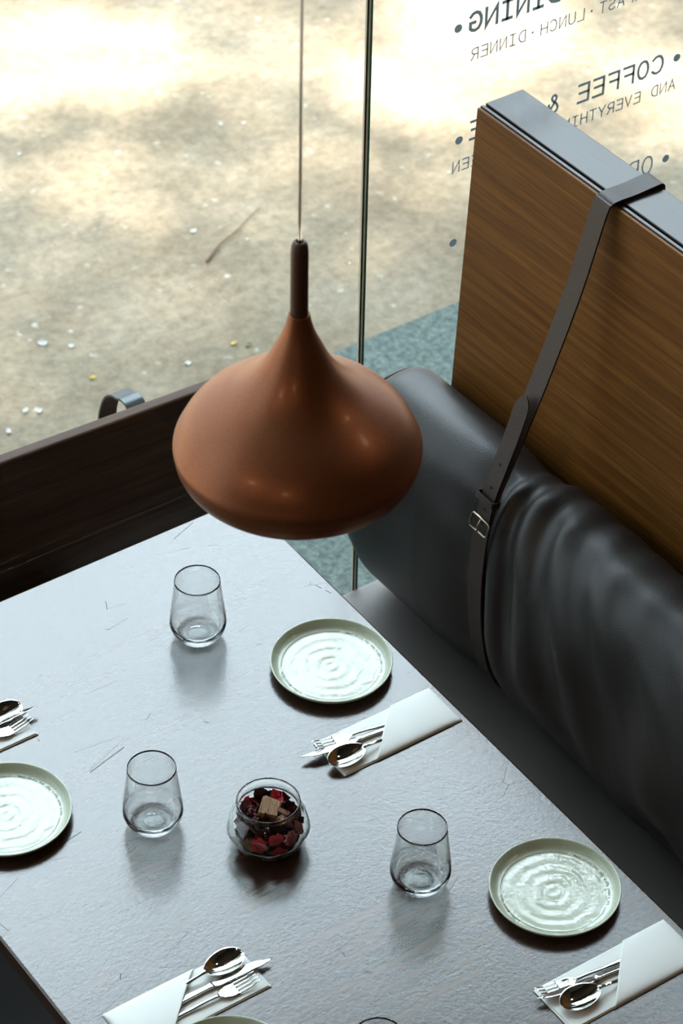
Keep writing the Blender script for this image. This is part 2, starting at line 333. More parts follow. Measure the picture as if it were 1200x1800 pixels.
# ================================================================ outdoor bench whose back stands just outside the glass
ob = empty('outdoor_bench', (1.030, 0.2275, 0), math.atan(-0.0475))
tag(ob, 'dark brown wooden bench outside the window, seen from behind over the table end', 'bench')
def brd(name, x0, x1, y0, y1, z0, z1, bev=0.004): return box(name, x0, x1, y0, y1, TZ+z0, TZ+z1, M_ledge, ob, bev=bev, seg=4)
brd('top_rail', -1.75, 0.035, -0.026, 0.0, 0.001, 0.080, 0.006)
brd('back_board', -1.75, 0.035, -0.0235, -0.003, -0.145, -0.0005, 0.0015)
brd('back_board', -1.75, 0.035, -0.0235, -0.003, -0.280, -0.1465, 0.0015)
brd('seat', -1.75, 0.035, 0.004, 0.40, -0.345, -0.315, 0.006)
for x in (-1.70, -0.02):
    brd('leg', x-0.03, x+0.03, 0.006, 0.05, -0.742, -0.346, 0.004); brd('leg', x-0.03, x+0.03, 0.34, 0.38, -0.742, -0.346, 0.004)

# ================================================================ booth partition
DX = 0.0295
def part_x(y, z): return 1.3995 + DX*(-0.029-y) + (z-0.652)*0.045      # z from table top
YE, YN = -0.026, -1.75
def slab(name, w0, w1, z0, z1, mt, parent, y0=YE, y1=YN, bev=0.0):
    vs = []
    for (y) in (y0, y1):
        for z in (z0, z1):
            for w in (w0, w1): vs.append((part_x(y, z)+w, y, z+TZ))
    fs = [[0, 1, 3, 2], [4, 6, 7, 5], [0, 4, 5, 1], [2, 3, 7, 6], [0, 2, 6, 4], [1, 5, 7, 3]]
    o = fixn(mesh(name, vs, fs, mt, parent, smooth=False))
    if bev:
        md = o.modifiers.new('b', 'BEVEL'); md.width = bev; md.segments = 3
    return o
pr = empty('booth_partition', (0, 0, 0))
tag(pr, 'tall walnut veneered booth back with a dark flat top, leaning behind the leather bench', 'partition')
slab('veneer_panel', 0.0, 0.006, -0.74, 0.6505, M_veneer, pr, bev=0.0008)
slab('edge_strip', 0.006, 0.0125, -0.72, 0.6530, M_cap, pr, bev=0.0010)
slab('groove', 0.0125, 0.016, -0.72, 0.6465, M_groove, pr)
slab('top_board', 0.016, 0.094, -0.74, 0.6550, M_cap, pr, bev=0.0022)

# ================================================================ bench seat
sb = empty('bench', (0, 0, 0)); tag(sb, 'dark charcoal leather bench seat between the table and the walnut booth back', 'bench')
ZS = -0.36
def seatpad():
    x0, x1, y0, y1 = 0.80, 1.336, -1.75, 0.0265
    o = box('seat_pad', x0, x1, y0, y1, TZ+ZS-0.09, TZ+ZS, M_seat, sb, bev=0.012, seg=4); return o
seatpad()
box('seat_base', 0.84, 1.30, -1.74, 0.015, 0.0, TZ+ZS-0.0905, M_groove, sb)

# ================================================================ leather back bolster
YBELT = -0.362
def bolster():
    vs = []; fs = []
    ny, nt_ = 300, 150
    Y0, Y1 = 0.012, -1.72
    zc, bz = -0.105, 0.243
    for i in range(ny+1):
        y = Y0 + (Y1-Y0)*i/ny
        e = min(1, max(0, (Y0-y)/0.035)); endf = math.sqrt(max(0.0, 1-(1-e)**2))*0.10+0.90
        d = y-YBELT                                     # + towards the window, - along the bench
        pin = math.exp(-(d/0.055)**2)
        top_rise = 0.030*min(1, max(0, (Y0-y)/0.5)) + 0.0
        for k in range(nt_):
            a = 2*PI*k/nt_
            ca, sa = math.cos(a), math.sin(a)           # ca<0 : front (towards table)
            n_ = 2/2.5
            ex = math.copysign(abs(ca)**n_, ca); ez = math.copysign(abs(sa)**n_, sa)
            ax = 0.098
            if ca < 0: ax = 0.098 + 0.022*(1-pin)*min(1, abs(d)/0.25+0.35) - 0.004*pin
            x = 1.288 + ax*ex*endf
            z = zc + (bz + (top_rise if sa > 0 else 0) - 0.012*pin)*ez*endf
            if ca < 0 and sa < 0: x += 0.030*(-sa)**1.5
            # folds on the front, strongest right of the belt, dying away along the bench
            if ca < 0.35:
                fr = min(1, max(0, (0.35-ca)/0.5))
                if d < 0:
                    q = -d; ph = q - 0.085*(1-sa)*(0.35+min(1, q/0.25)) + 0.010*(vn(y*9, sa*2.0, 21)-0.5)
                    amp = 0.0165*math.exp(-q/0.20)*(1-math.exp(-q/0.016))
                    f1 = math.sin(2*PI*ph/(0.070+0.06*q)+0.9); f1 = math.copysign(abs(f1)**0.8, f1)
                    up = min(1, max(0, (sa+0.65)/0.6))
                    x -= fr*amp*f1*up
                    # long soft undulations
                    x -= fr*0.020*(vn(y*5.5+sa*0.9, sa*1.6+3, 5)-0.5)*min(1, q/0.12)
                    x -= fr*0.012*(vn(y*13-sa*2.2, sa*2.5+9, 7)-0.5)*min(1, q/0.12)
                    # tuck lower down
                    if sa < 0: x += fr*0.016*math.exp(-((q-0.50)/0.06)**2)*math.exp(-((sa+0.55)/0.25)**2)
                else:
                    q = d
                    # pulled creases running sideways into the belt
                    amp = 0.010*math.exp(-q/0.10)
                    x -= fr*amp*(math.sin(a*9.0+0.9)*0.6)
                    x -= fr*0.006*(vn(y*7, a*2.1, 11)-0.5)
            if sa > 0.3:                                     # top surface waves beside the belt
                if d < 0: z += 0.012*math.exp(d/0.16)*math.sin(2*PI*(-d)/0.074+0.9)*(sa-0.3)*(1-math.exp(d/0.016))
                z -= 0.008*pin
            zb = z
            lim = part_x(y, max(-0.4, zb)) - 0.0015
            if x > lim: x = lim
            if zb < ZS+0.0015: zb = ZS+0.0015
            vs.append((x, y, zb+TZ))
    for i in range(ny):
        for k in range(nt_): fs.append([i*nt_+k, i*nt_+(k+1) % nt_, (i+1)*nt_+(k+1) % nt_, (i+1)*nt_+k])
    # end caps: rings shrinking with a slight dome
    for (row, s, yb) in ((0, 1, Y0), (ny, -1, Y1)):
        base = [Vector(vs[row*nt_+k]) for k in range(nt_)]; cen = sum(base, Vector())/nt_
        prev = [row*nt_+k for k in range(nt_)]
        for sc_, dy in ((0.985, 0.0030), (0.93, 0.0065), (0.7, 0.0095), (0.35, 0.011)):
            cur = []
            for k in range(nt_):
                p = cen+(base[k]-cen)*sc_; p.y = yb + s*dy*(1 if row == 0 else 1); cur.append(len(vs)); vs.append(tuple(p))
            for k in range(nt_): fs.append([prev[k], prev[(k+1) % nt_], cur[(k+1) % nt_], cur[k]])
            prev = cur
        vs.append((cen.x, yb+s*0.0115, cen.z)); c_ = len(vs)-1
        for k in range(nt_): fs.append([prev[k], prev[(k+1) % nt_], c_])
    return vs, fs, nt_
bvs, bfs, bn_ = bolster()
bo = empty('back_bolster', (0, 0, 0)); tag(bo, 'big black leather roll cushion strapped along the bench back, wrinkled by the belt', 'cushion')
cov = fixn(mesh('leather_cover', bvs, bfs, M_leather, bo))
ring = [Vector(bvs[k]) for k in range(bn_)]; cen = sum(ring, Vector())/bn_
tube('piping', [cen+(p-cen)*1.006+Vector((0, 0.006, 0)) for p in ring]+[cen+(ring[0]-cen)*1.006+Vector((0, 0.006, 0))], 0.0045, M_leather, bo, 10)

# ================================================================ belt strap
def ribbon(name, path, w, th, mt, parent, yc=YBELT, wf=None, skew=0.0):
    """path in (x,z); ribbon of width w along y and thickness th outwards (left of the direction of travel)"""
    P = [Vector((p[0], 0, p[1])) for p in path]; vs = []; fs = []
    n = len(P)
    for i, p in enumerate(P):
        t_ = (P[min(i+1, n-1)]-P[max(i-1, 0)]).normalized(); nn = Vector((t_.z, 0, -t_.x))
        ww = w*(wf(i/(n-1)) if wf else 1)/2; rr = min(0.0008, th/3)
        yc_ = yc + skew*i/(n-1)
        for (u, h) in ((-1, 0.0), (-1, 0.5), (-0.975, 1.0), (0.975, 1.0), (1, 0.5), (1, 0.0)):
            q = p + nn*(th*h) + Vector((0, yc_+u*ww, TZ)); vs.append(q)
    for i in range(n-1):
        for k in range(6): fs.append([i*6+k, i*6+(k+1) % 6, (i+1)*6+(k+1) % 6, (i+1)*6+k])
    fs.append(list(range(6))); fs.append([(n-1)*6+k for k in range(6)][::-1])
    o = fixn(mesh(name, vs, fs, mt, parent, smooth=True)); o.modifiers.new('es', 'EDGE_SPLIT').split_angle = math.radians(38); return o
bt = empty('leather_belt', (0, 0, 0)); tag(bt, 'brown leather buckled belt looped over the booth top and around the cushion', 'belt')
zt_ = 0.6565
raw = [(1.497, 0.30), (1.5065, 0.60), (1.5075, 0.645), (1.5035, 0.6595), (1.488, 0.6605), (1.45, 0.6590), (1.415, 0.6600), (1.402, 0.6570), (1.392, 0.640), (1.352, 0.500), (1.296, 0.345), (1.246, 0.222), (1.212, 0.140), (1.198, 0.090), (1.1895, 0.04), (1.186, -0.03), (1.188, -0.10), (1.196, -0.17), (1.214, -0.25), (1.245, -0.31), (1.290, -0.345), (1.33, -0.352)]
pth = [(v.x, v.z) for v in catmull([(x, 0, z) for x, z in raw], 8)]
ribbon('strap', pth, 0.0385, 0.0030, M_strap, bt)
# loose tongue lying over the strap, pointed tip standing off
tl = [(1.2, 0.076), (1.202, 0.090), (1.207, 0.118), (1.216, 0.150), (1.232, 0.190), (1.252, 0.240), (1.268, 0.285), (1.280, 0.318)]
tl = [(x-0.0095-0.004*max(0, (z-0.15)/0.17), z+0.004) for x, z in tl]
tp = [(v.x, v.z) for v in catmull([(x, 0, z) for x, z in tl], 8)]
tong = ribbon('tongue', tp, 0.034, 0.0028, M_strap, bt, wf=lambda s: 1 if s < 0.86 else math.sqrt(max(0.02, 1-((s-0.86)/0.14)**2.0)))
def along(path, s):
    n = len(path)-1; i = min(n-1, int(s*n)); f = s*n-i
    a, b_ = Vector((path[i][0], 0, path[i][1])), Vector((path[i+1][0], 0, path[i+1][1]))
    t_ = (b_-a).normalized(); return a.lerp(b_, f), t_, Vector((t_.z, 0, -t_.x))
for s in (0.05, 0.24, 0.43, 0.58):
    p, t_, nn = along(tp, s); vs = []; n = 16
    for k in range(n):
        a = 2*PI*k/n; vs.append(p - nn*0.0 + nn*(-0.0003) + Vector((0, YBELT, TZ)) + t_*0.0027*math.cos(a) + Vector((0, 0.0027*math.sin(a), 0)) + Vector((0, 0, 0)))
    # dark punched hole: shallow disc set just proud of the leather face that looks into the room
    out_ = -nn if nn.x > 0 else nn
    vs = [v + out_*(0.0006 if nn.x > 0 else 0.0036) for v in vs]
    vs2 = [v - out_*0.0005 for v in vs]
    mesh('hole', vs+vs2, [list(range(n)), list(range(n, 2*n))[::-1]]+[[k, (k+1) % n, n+(k+1) % n, n+k] for k in range(n)], M_hole, bt, smooth=False)
def loop(name, s0, s1, mt, half, lift):
    """band around strap and tongue"""
    p0, t_, nn = along(tp, s0); 
    o_dir = -nn if nn.x > 0 else nn
    prof = [(-half, -0.012), (-half-0.001, 0.0), (-half, 0.0035+lift), (-half*0.8, 0.0055+lift), (0, 0.006+lift), (half*0.8, 0.0055+lift), (half, 0.0035+lift), (half+0.001, 0.0), (half, -0.012)]
    pts = catmull([(a, b_, 0) for a, b_ in prof], 4); vs = []; fs = []
    wd = s1; n = len(pts)
    for j, (du, th) in enumerate(((-wd/2, 0), (-wd/2, 0.002), (wd/2, 0.002), (wd/2, 0))):
        for q in pts:
            u, h = q.x, q.y
            sg = 1 if u >= 0 else -1
            vs.append(p0 + Vector((0, YBELT+u+sg*th*(abs(u) > half*0.9), TZ)) + o_dir*(h+th) + t_*du)
    for j in range(4):
        for i in range(n-1): fs.append([j*n+i, j*n+i+1, ((j+1) % 4)*n+i+1, ((j+1) % 4)*n+i])
    o = fixn(mesh(name, vs, fs, mt, bt)); o.modifiers.new('es', 'EDGE_SPLIT').split_angle = math.radians(40); return o
loop('keeper_loop', 0.335, 0.012, M_strap, 0.0205, 0.001)
# buckle: rectangular ring with prong
p0, t_, nn = along(tp, 0.02); od = -nn if nn.x > 0 else nn
cpt = p0 + Vector((0, YBELT, TZ)) + od*0.002
hw, hh = 0.0235, 0.013
rp = []
for (u, v_) in ((-1, -0.7), (-0.85, -1), (0, -1), (0.85, -1), (1, -0.7), (1, 0.7), (0.85, 1), (0, 1), (-0.85, 1), (-1, 0.7), (-1, -0.7)):
    rp.append(cpt + Vector((0, u*hw, 0)) + t_*(v_*hh) + od*(0.004 if v_ < 0 else 0.001))
tube('buckle', rp, 0.0021, M_brass, bt, 10)
tube('prong', [cpt+t_*hh*0.9+od*0.001, cpt+od*0.006, cpt-t_*hh*1.05+od*0.006], 0.0015, M_brass, bt, 8)

# ================================================================ pendant lamp
LX, LY, LZ = 0.5225, -0.79, 0.8465+TZ
lp = empty('pendant_lamp', (LX, LY, LZ)); tag(lp, 'copper brown onion-shaped pendant lamp hanging on a thin cable over the table', 'lamp')
up = [(0.1665, 0), (0.1608, .015), (0.153, .030), (0.142, .045), (0.1263, .060), (0.1065, .075), (0.0846, .090), (0.0634, .110), (0.045, .135), (0.0304, .165), (0.0197, .190), (0.0140, .213)]
upc = [(v.x, v.z) for v in catmull([(r, 0, z) for r, z in [(0.1640, -0.020)]+up], 6)]
low = catmull([(0.122, 0, -0.0525), (0.134, 0, -0.0505), (0.147, 0, -0.044), (0.158, 0, -0.033), (0.1640, 0, -0.020)], 6)
prof = [(v.x, v.z) for v in low][:-1] + upc
shade = lathe('shade', prof, 128, M_lamp, lp)
inner = [(r-0.0022, z-0.0012 if z > 0 else z) for r, z in prof if z < 0.185]
lathe('inner_shade', inner + [(0, inner[-1][1])], 96, M_lampin, lp)
lathe('rim', [(0.1195, -0.0530), (0.1225, -0.0540), (0.1232, -0.0520), (0.1195, -0.0505)], 96, M_steel, lp, closed=True)
lathe('neck', [(0.0, 0.206), (0.0116, 0.206), (0.0118, 0.215), (0.0116, 0.312), (0.0108, 0.321), (0.0085, 0.3265), (0.0055, 0.3285), (0.0045, 0.3275), (0.0040, 0.322), (0, 0.322)], 48, M_lampneck, lp)
lathe('collar', [(0.0122, 0.2095), (0.0145, 0.2120), (0.0142, 0.2145), (0.0120, 0.2150)], 48, M_lamp, lp, closed=True)
ch = ZC-LZ
import math as _m
def cordpts(n=60): return [(0.0012*_m.sin(i*0.9)*0.3, 0.0009*_m.cos(i*0.7)*0.3, 0.320+(ch-0.32)*i/n) for i in range(n+1)]
tube('cable', cordpts(), 0.0023, M_sheath, lp, 10)
tube('support_wire', cordpts(), 0.0008, M_wire, lp, 6)
lathe('ceiling_rose', [(0, ch-0.03), (0.05, ch-0.03), (0.055, ch-0.02), (0.055, ch), (0, ch)], 40, M_lamp, lp)
lathe('bulb', [(0, -0.012), (0.02, -0.006), (0.03, 0.012), (0.026, 0.035), (0.014, 0.055), (0.012, 0.09), (0, 0.09)], 32, M_lampin, lp)
box('bulb_holder', -0.016, 0.016, -0.016, 0.016, 0.085, 0.18, M_groove, lp, bev=0.006)

# ================================================================ tumblers
def tumbler_mesh():
    outer = catmull([(0.0225, 0, 0.0), (0.0285, 0, 0.0012), (0.0350, 0, 0.0065), (0.0425, 0, 0.0170), (0.0463, 0, 0.0280), (0.0466, 0, 0.0365), (0.0455, 0, 0.0500), (0.0430, 0, 0.0720), (0.0400, 0, 0.0980), (0.0374, 0, 0.1225)], 6)
    inn = catmull([(0.0363, 0, 0.1225), (0.0389, 0, 0.0980), (0.0419, 0, 0.0720), (0.0443, 0, 0.0500), (0.0450, 0, 0.0370), (0.0440, 0, 0.0290), (0.0400, 0, 0.0205), (0.0345, 0, 0.0140), (0.0300, 0, 0.0118), (0.0220, 0, 0.0108), (0.0130, 0, 0.0118), (0.0040, 0, 0.0114)], 6)
    p = [(0, 0.0016), (0.010, 0.0019), (0.0190, 0.0012)] + [(v.x, v.z) for v in outer] + [(0.0371, 0.1231), (0.0366, 0.1231)] + [(v.x, v.z) for v in inn] + [(0, 0.0112)]
    return p
tp_ = tumbler_mesh()
TUM = [((0.694, -0.256), 'clear stemless tumbler nearest the window board, left of the far plate', True),
       ((0.4065, -0.577), 'clear stemless tumbler between the left plate and the potpourri jar', True),
       ((0.675, -0.9045), 'clear stemless tumbler left of the right-hand near plate', True),
       ((0.389, -1.197), 'clear stemless tumbler cut off by the bottom edge of the picture', True)]
t0 = None
for (xy, lab, _) in TUM:
    if t0 is None: o = t0 = lathe('tumbler', tp_, 96, M_glass, loc=(xy[0], xy[1], TZ+0.0002))
    else: o = t0.copy(); C.objects.link(o); o.location = (xy[0], xy[1], TZ+0.0002)
    tag(o, lab, 'glass', 'tumblers on the table')

# ================================================================ plates
def text_ring(name, words, r, z, parent, size):
    """words: list of (string, start angle deg, direction +1 ccw / -1 cw); letters lie flat on the plate"""
    vs = []; fs = []
    for (s, a0, dr) in words:
        a = math.radians(a0)
        for ch_ in s:
            if ch_ != ' ':
                cu = bpy.data.curves.new('g', 'FONT'); cu.body = ch_; cu.size = size*1.35; cu.align_x = 'CENTER'; cu.resolution_u = 3
                to = bpy.data.objects.new('g', cu); dg = bpy.context.evaluated_depsgraph_get()
                me = to.to_mesh()
                bs = len(vs)
                px, py = r*math.cos(a), r*math.sin(a)
                ad = a+PI/2 if dr > 0 else a-PI/2
                ux, uy = math.cos(ad), math.sin(ad); wx, wy = -uy, ux
                for v in me.vertices: vs.append((px+ux*v.co.x+wx*(v.co.y-size*0.4), py+uy*v.co.x+wy*(v.co.y-size*0.4), z))
                for p in me.polygons: fs.append([bs+q for q in p.vertices])
                to.to_mesh_clear(); bpy.data.objects.remove(to); bpy.data.curves.remove(cu)
            a += dr*size*(0.78 if ch_ not in "il't" else 0.62)/r
    return mesh(name, vs, fs, M_print, parent, smooth=False)
def arc_line(name, r, w, z, spans, parent):
    vs = []; fs = []
    for (a0, a1) in spans:
        n = 60; bs = len(vs)
        for i in range(n+1):
            a = math.radians(a0+(a1-a0)*i/n)
            for rr in (r-w/2, r+w/2): vs.append((rr*math.cos(a), rr*math.sin(a), z))
        for i in range(n): fs.append([bs+2*i, bs+2*i+1, bs+2*i+3, bs+2*i+2])
    return mesh(name, vs, fs, M_print, parent, smooth=False)
def plate(xy, rz, lab):
    e = empty('plate', (xy[0], xy[1], TZ), rz); tag(e, lab, 'plate', 'side plates on the table')
    pr_ = catmull([(0.060, 0, 0.0), (0.0780, 0, 0.0), (0.0860, 0, 0.0025), (0.0940, 0, 0.0085), (0.0985, 0, 0.0145), (0.0998, 0, 0.0175), (0.0988, 0, 0.0188), (0.0968, 0, 0.0180), (0.0945, 0, 0.0140), (0.0915, 0, 0.0090), (0.0870, 0, 0.0062), (0.0800, 0, 0.0050)], 6)
    p = [(0, 0.0012), (0.055, 0.0012)] + [(v.x, v.z) for v in pr_]
    for i in range(1, 41):
        r = 0.08*(1-i/40); p.append((max(r, 0), 0.0050+0.00012*math.sin(r*300)*min(1, r/0.01)-0.0004*(r < 0.02)))
    lathe('dish', p, 128, M_glaze, e)
    if rz is not None:
        arc_line('printed_line', 0.0815, 0.00060, 0.0061, [(39, 143)], e)
        arc_line('printed_line', 0.0805, 0.00060, 0.0060, [(197, 303)], e)
        text_ring('printed_lettering', [("Let's meet again for the first time", -52, 1)], 0.0815, 0.0061, e, 0.0047)
        text_ring('printed_lettering', [("Silver Brass Cafe", 192, -1)], 0.0815, 0.0061, e, 0.0047)
    return e
plate((0.8324, -0.4403), 0.12, 'round sage green side plate at the far right of the table, above the napkin')
plate((0.8305, -1.0354), 0.0, 'round sage green side plate nearest the bench at the lower right')
plate((0.2290, -0.4393), 0.3, 'round sage green side plate cut off by the left edge of the picture')
plate((0.2320, -1.0560), PI, 'round sage green side plate cut off by the bottom edge of the picture')

# ================================================================ napkins
def napkin(lab, c_end, o_end, ylo, yhi, fold_lo, fold_hi, skew=0.0):
    """closed end x, open end x, y extents, x of the fold line at the low and high y side"""
    e = empty('napkin', ((c_end+o_end)/2, (ylo+yhi)/2, TZ)); tag(e, lab, 'napkin', 'folded napkins with cutlery')
    ox, oy = (c_end+o_end)/2, (ylo+yhi)/2
    s = 1 if c_end > o_end else -1
    # base pad: three folded layers
    for j, (dz0, dz1, ins) in enumerate(((0.0002, 0.0021, 0.0), (0.00215, 0.0040, 0.0022))):
        x0, x1 = sorted((o_end-ox+s*ins*1.3, c_end-ox-s*0.001)); 
        me = boxm(x0, x1, ylo-oy+ins*0.7, yhi-oy-ins*1.0-0.001, dz0, dz1, 0.0008, 2)
        for v in me.vertices:
            v.co.y += skew*(v.co.x); 
            v.co.z += 0.0006*vn(v.co.x*40+j*5, v.co.y*40, 3)*(1 if v.co.z > dz0+0.001 else 0)
        me.polygons.foreach_set('use_smooth', [True]*len(me.polygons)); o = obj('folded_layer', me, M_napkin, e)
    vs = []; fs = []; nu, nv = 40, 40
    for i in range(nu+1):
        u = i/nu
        for j in range(nv+1):
            v = j/nv; y = (ylo-0.0012)+(yhi-ylo+0.0024)*v
            xf = fold_lo+(fold_hi-fold_lo)*v; x = xf+(c_end+s*0.001-xf)*u
            ed = max(0, 1-abs(2*v-1)**9)**0.5; eu = max(0, 1-u**14)**0.5
            dome = 0.0062+0.0060*(math.sin(PI*v)**0.8)*(1-0.45*u)+0.0007*(vn(x*28, y*28, 9)-0.5)
            vs.append((x-ox, y-oy+skew*(x-ox), 0.0012+(dome)*ed*eu))
    w = nv+1
    for i in range(nu):
        for j in range(nv): fs.append([i*w+j, i*w+j+1, (i+1)*w+j+1, (i+1)*w+j])
    o = fixn(mesh('pocket_flap', vs, fs, M_napkin, e))
    if sum(p.normal.z for p in o.data.polygons) < 0: o.data.flip_normals()
    md = o.modifiers.new('t', 'SOLIDIFY'); md.thickness = 0.0009; md.offset = -1
    return e
napkin('white folded napkin holding cutlery below the far right plate', 0.9355, 0.7085, -0.6575, -0.5695, 0.769, 0.860, 0.0)
napkin('white folded napkin holding cutlery at the lower right corner, beside the bench', 0.9330, 0.6880, -1.2620, -1.1680, 0.765, 0.856, 0.0)
napkin('white folded napkin holding cutlery at the bottom left, closed end to the left', 0.1440, 0.3760, -0.9500, -0.8600, 0.206, 0.300, 0.0)
napkin('white folded napkin holding cutlery cut off by the left edge of the picture', 0.1250, 0.3590, -0.3110, -0.2210, 0.190, 0.285, 0.0)

# ================================================================ cutlery (tip at origin, handle towards +x)
def strip(name, xs, wf, zf, sag, th, parent, nv=10, mt=M_steel):
    """swept curved strip: half width wf(x), centre height zf(x), dish depth sag(x), thickness th(x)"""
    vs = []; fs = []; w = nv+1
    for side in (1, -1):
        for x in xs:
            hw_ = wf(x)
            for j in range(w):
                v = -1+2*j/nv; zz = zf(x)-sag(x)*(1-v*v)
                vs.append((x, v*hw_, zz+side*th(x)/2*(max(0.0, 1-v**6))**0.5))
    n = len(xs)
    for sd in (0, 1):
        b0 = sd*n*w
        for i in range(n-1):
            for j in range(nv):
                f = [b0+i*w+j, b0+i*w+j+1, b0+(i+1)*w+j+1, b0+(i+1)*w+j]; fs.append(f)
    for i in range(n-1):
        for j in (0, nv): fs.append([i*w+j, (i+1)*w+j, n*w+(i+1)*w+j, n*w+i*w+j])
    for i in (0, n-1):
        for j in range(nv): fs.append([i*w+j, i*w+j+1, n*w+i*w+j+1, n*w+i*w+j])
    o = mesh(name, vs, fs, mt, parent)
    bm = bmesh.new(); bm.from_mesh(o.data); bmesh.ops.remove_doubles(bm, verts=bm.verts, dist=1e-6); bmesh.ops.recalc_face_normals(bm, faces=bm.faces); bm.to_mesh(o.data); bm.free()
    o.data.polygons.foreach_set('use_smooth', [True]*len(o.data.polygons))
    return o
def interp(tab):
    def f(x):
        for (a, va), (b_, vb) in zip(tab, tab[1:]):
            if x <= b_:
                s = min(1, max(0, (x-a)/(b_-a))); s = s*s*(3-2*s); return va+(vb-va)*s
        return tab[-1][1]
    return f
LH = 0.185
def frange(a, b_, n): return [a+(b_-a)*i/n for i in range(n+1)]
def make_spoon():
    e = empty('spoon', (0, 0, 0))
    bl = 0.068
    wf = lambda x: max(0.0005, 0.0205*(max(0, 1-((x-0.029)/0.0292)**2)**0.5) if x < 0.029 else max(0.0028, 0.0205*(max(0, 1-((x-0.029)/0.0405)**2)**0.62)))
    sag = lambda x: 0.0115*max(0, 1-((x-0.032)/0.034)**2)**0.9
    zf = interp([(0, 0.0105), (0.03, 0.0115), (0.066, 0.0110)])
    strip('bowl', [0.0003]+frange(0.001, 0.006, 6)+frange(0.008, 0.066, 34), wf, zf, sag, lambda x: 0.0012, e, 24)
    strip('handle', frange(0.0645, LH, 26), interp([(0.0645, 0.0036), (0.075, 0.0028), (0.11, 0.0036), (0.17, 0.0068), (LH, 0.0045)]), interp([(0.0645, 0.0110), (0.082, 0.0085), (0.115, 0.0028), (LH, 0.0022)]), lambda x: -0.0008, lambda x: 0.0026, e, 8)
    return e
def make_fork():
    e = empty('fork', (0, 0, 0))
    zf = interp([(0, 0.0115), (0.018, 0.0068), (0.038, 0.0050), (0.058, 0.0066), (0.085, 0.0066), (0.12, 0.0046), (LH, 0.0046)])
    strip('head', frange(0.036, 0.0665, 18), interp([(0.036, 0.0120), (0.048, 0.0122), (0.057, 0.0095), (0.0665, 0.0030)]), zf, interp([(0.036, 0.0004), (0.05, 0.0012), (0.0665, 0)]), lambda x: 0.0016, e, 16)
    for k in range(4):
        yc = (-1.5+k)*0.00665
        o = strip('tine', frange(0.0, 0.0368, 16), interp([(0, 0.0006), (0.004, 0.0011), (0.03, 0.0016), (0.0368, 0.0028)]), zf, lambda x: 0, interp([(0, 0.0008), (0.01, 0.0015), (0.0368, 0.0016)]), e, 6)
        for v in o.data.vertices: v.co.y += yc*(1-0.06*(1-v.co.x/0.0368))
    strip('handle', frange(0.0650, LH, 26), interp([(0.065, 0.0034), (0.078, 0.0027), (0.11, 0.0035), (0.17, 0.0066), (LH, 0.0045)]), zf, lambda x: -0.0008, lambda x: 0.0028, e, 8)
    return e
def make_knife():
    e = empty('knife', (0, 0, 0))
    o = strip('blade', frange(0.0, 0.098, 36), interp([(0, 0.0004), (0.006, 0.0034), (0.022, 0.0080), (0.05, 0.0098), (0.088, 0.0092), (0.098, 0.0052)]), lambda x: 0.0060, lambda x: 0, lambda x: 0.0013, e, 10)
    for v in o.data.vertices: v.co.y += 0.0060*max(0, 1-v.co.x/0.045)**1.6
    strip('handle', frange(0.0965, 0.205, 26), interp([(0.0965, 0.0050), (0.102, 0.0062), (0.108, 0.0048), (0.15, 0.0062), (0.198, 0.0078), (0.205, 0.0050)]), lambda x: 0.0058, lambda x: 0, interp([(0.0965, 0.0030), (0.102, 0.0052), (0.108, 0.0038), (0.16, 0.0046), (0.205, 0.0036)]), e, 10)
    return e
MK = {'spoon': make_spoon, 'fork': make_fork, 'knife': make_knife}; PRO = {}
def place(kind, tip, through, z, roll=0, pitch=0, lab=''):
    if kind not in PRO: e = PRO[kind] = MK[kind]()
    else:
        src = PRO[kind]; e = src.copy(); C.objects.link(e)
        for ch_ in list(src.children):
            c = ch_.copy(); C.objects.link(c); c.parent = e
    a = math.atan2(through[1]-tip[1], through[0]-tip[0])
    e.location = (tip[0], tip[1], TZ+z)
    e.rotation_mode = 'XYZ'
    e.rotation_euler = Matrix.Rotation(a, 3, 'Z').to_4x4().to_3x3().to_4x4().to_euler() if False else (Matrix.Rotation(a, 4, 'Z') @ Matrix.Rotation(-pitch, 4, 'Y') @ Matrix.Rotation(roll, 4, 'X')).to_euler()
    tag(e, lab, kind, 'cutlery in the napkins'); return e
# far right napkin
place('fork', (0.700, -0.5845), (0.827, -0.6035), 0.0030, 0.0, 0, 'steel fork under the knife in the napkin below the far right plate')
place('knife', (0.670, -0.5995), (0.817, -0.6115), 0.0078, -0.25, -0.045, 'steel knife crossing over the fork in the napkin below the far right plate')
place('spoon', (0.697, -0.6290), (0.800, -0.6305), 0.0055, 0.16, 0, 'steel spoon in the napkin below the far right plate')
# lower right napkin
place('fork', (0.683, -1.1850), (0.825, -1.2000), 0.0030, 0.0, 0, 'steel fork beneath the knife in the lower right napkin beside the bench')
place('knife', (0.677, -1.1985), (0.816, -1.2110), 0.0078, -0.35, -0.045, 'steel knife in the lower right napkin beside the bench')
place('spoon', (0.697, -1.2210), (0.799, -1.2285), 0.0055, 0.16, 0, 'steel spoon in the lower right napkin beside the bench')
# bottom left napkin
place('spoon', (0.371, -0.8800), (0.269, -0.8835), 0.0055, -0.16, 0, 'steel spoon in the bottom left napkin, furthest from the plate')
place('knife', (0.401, -0.9070), (0.250, -0.9055), 0.0025, 0.10, 0, 'steel knife between spoon and fork in the bottom left napkin')
place('fork', (0.365, -0.9300), (0.230, -0.9260), 0.0025, 0.0, 0, 'steel fork in the bottom left napkin, nearest the cropped plate')
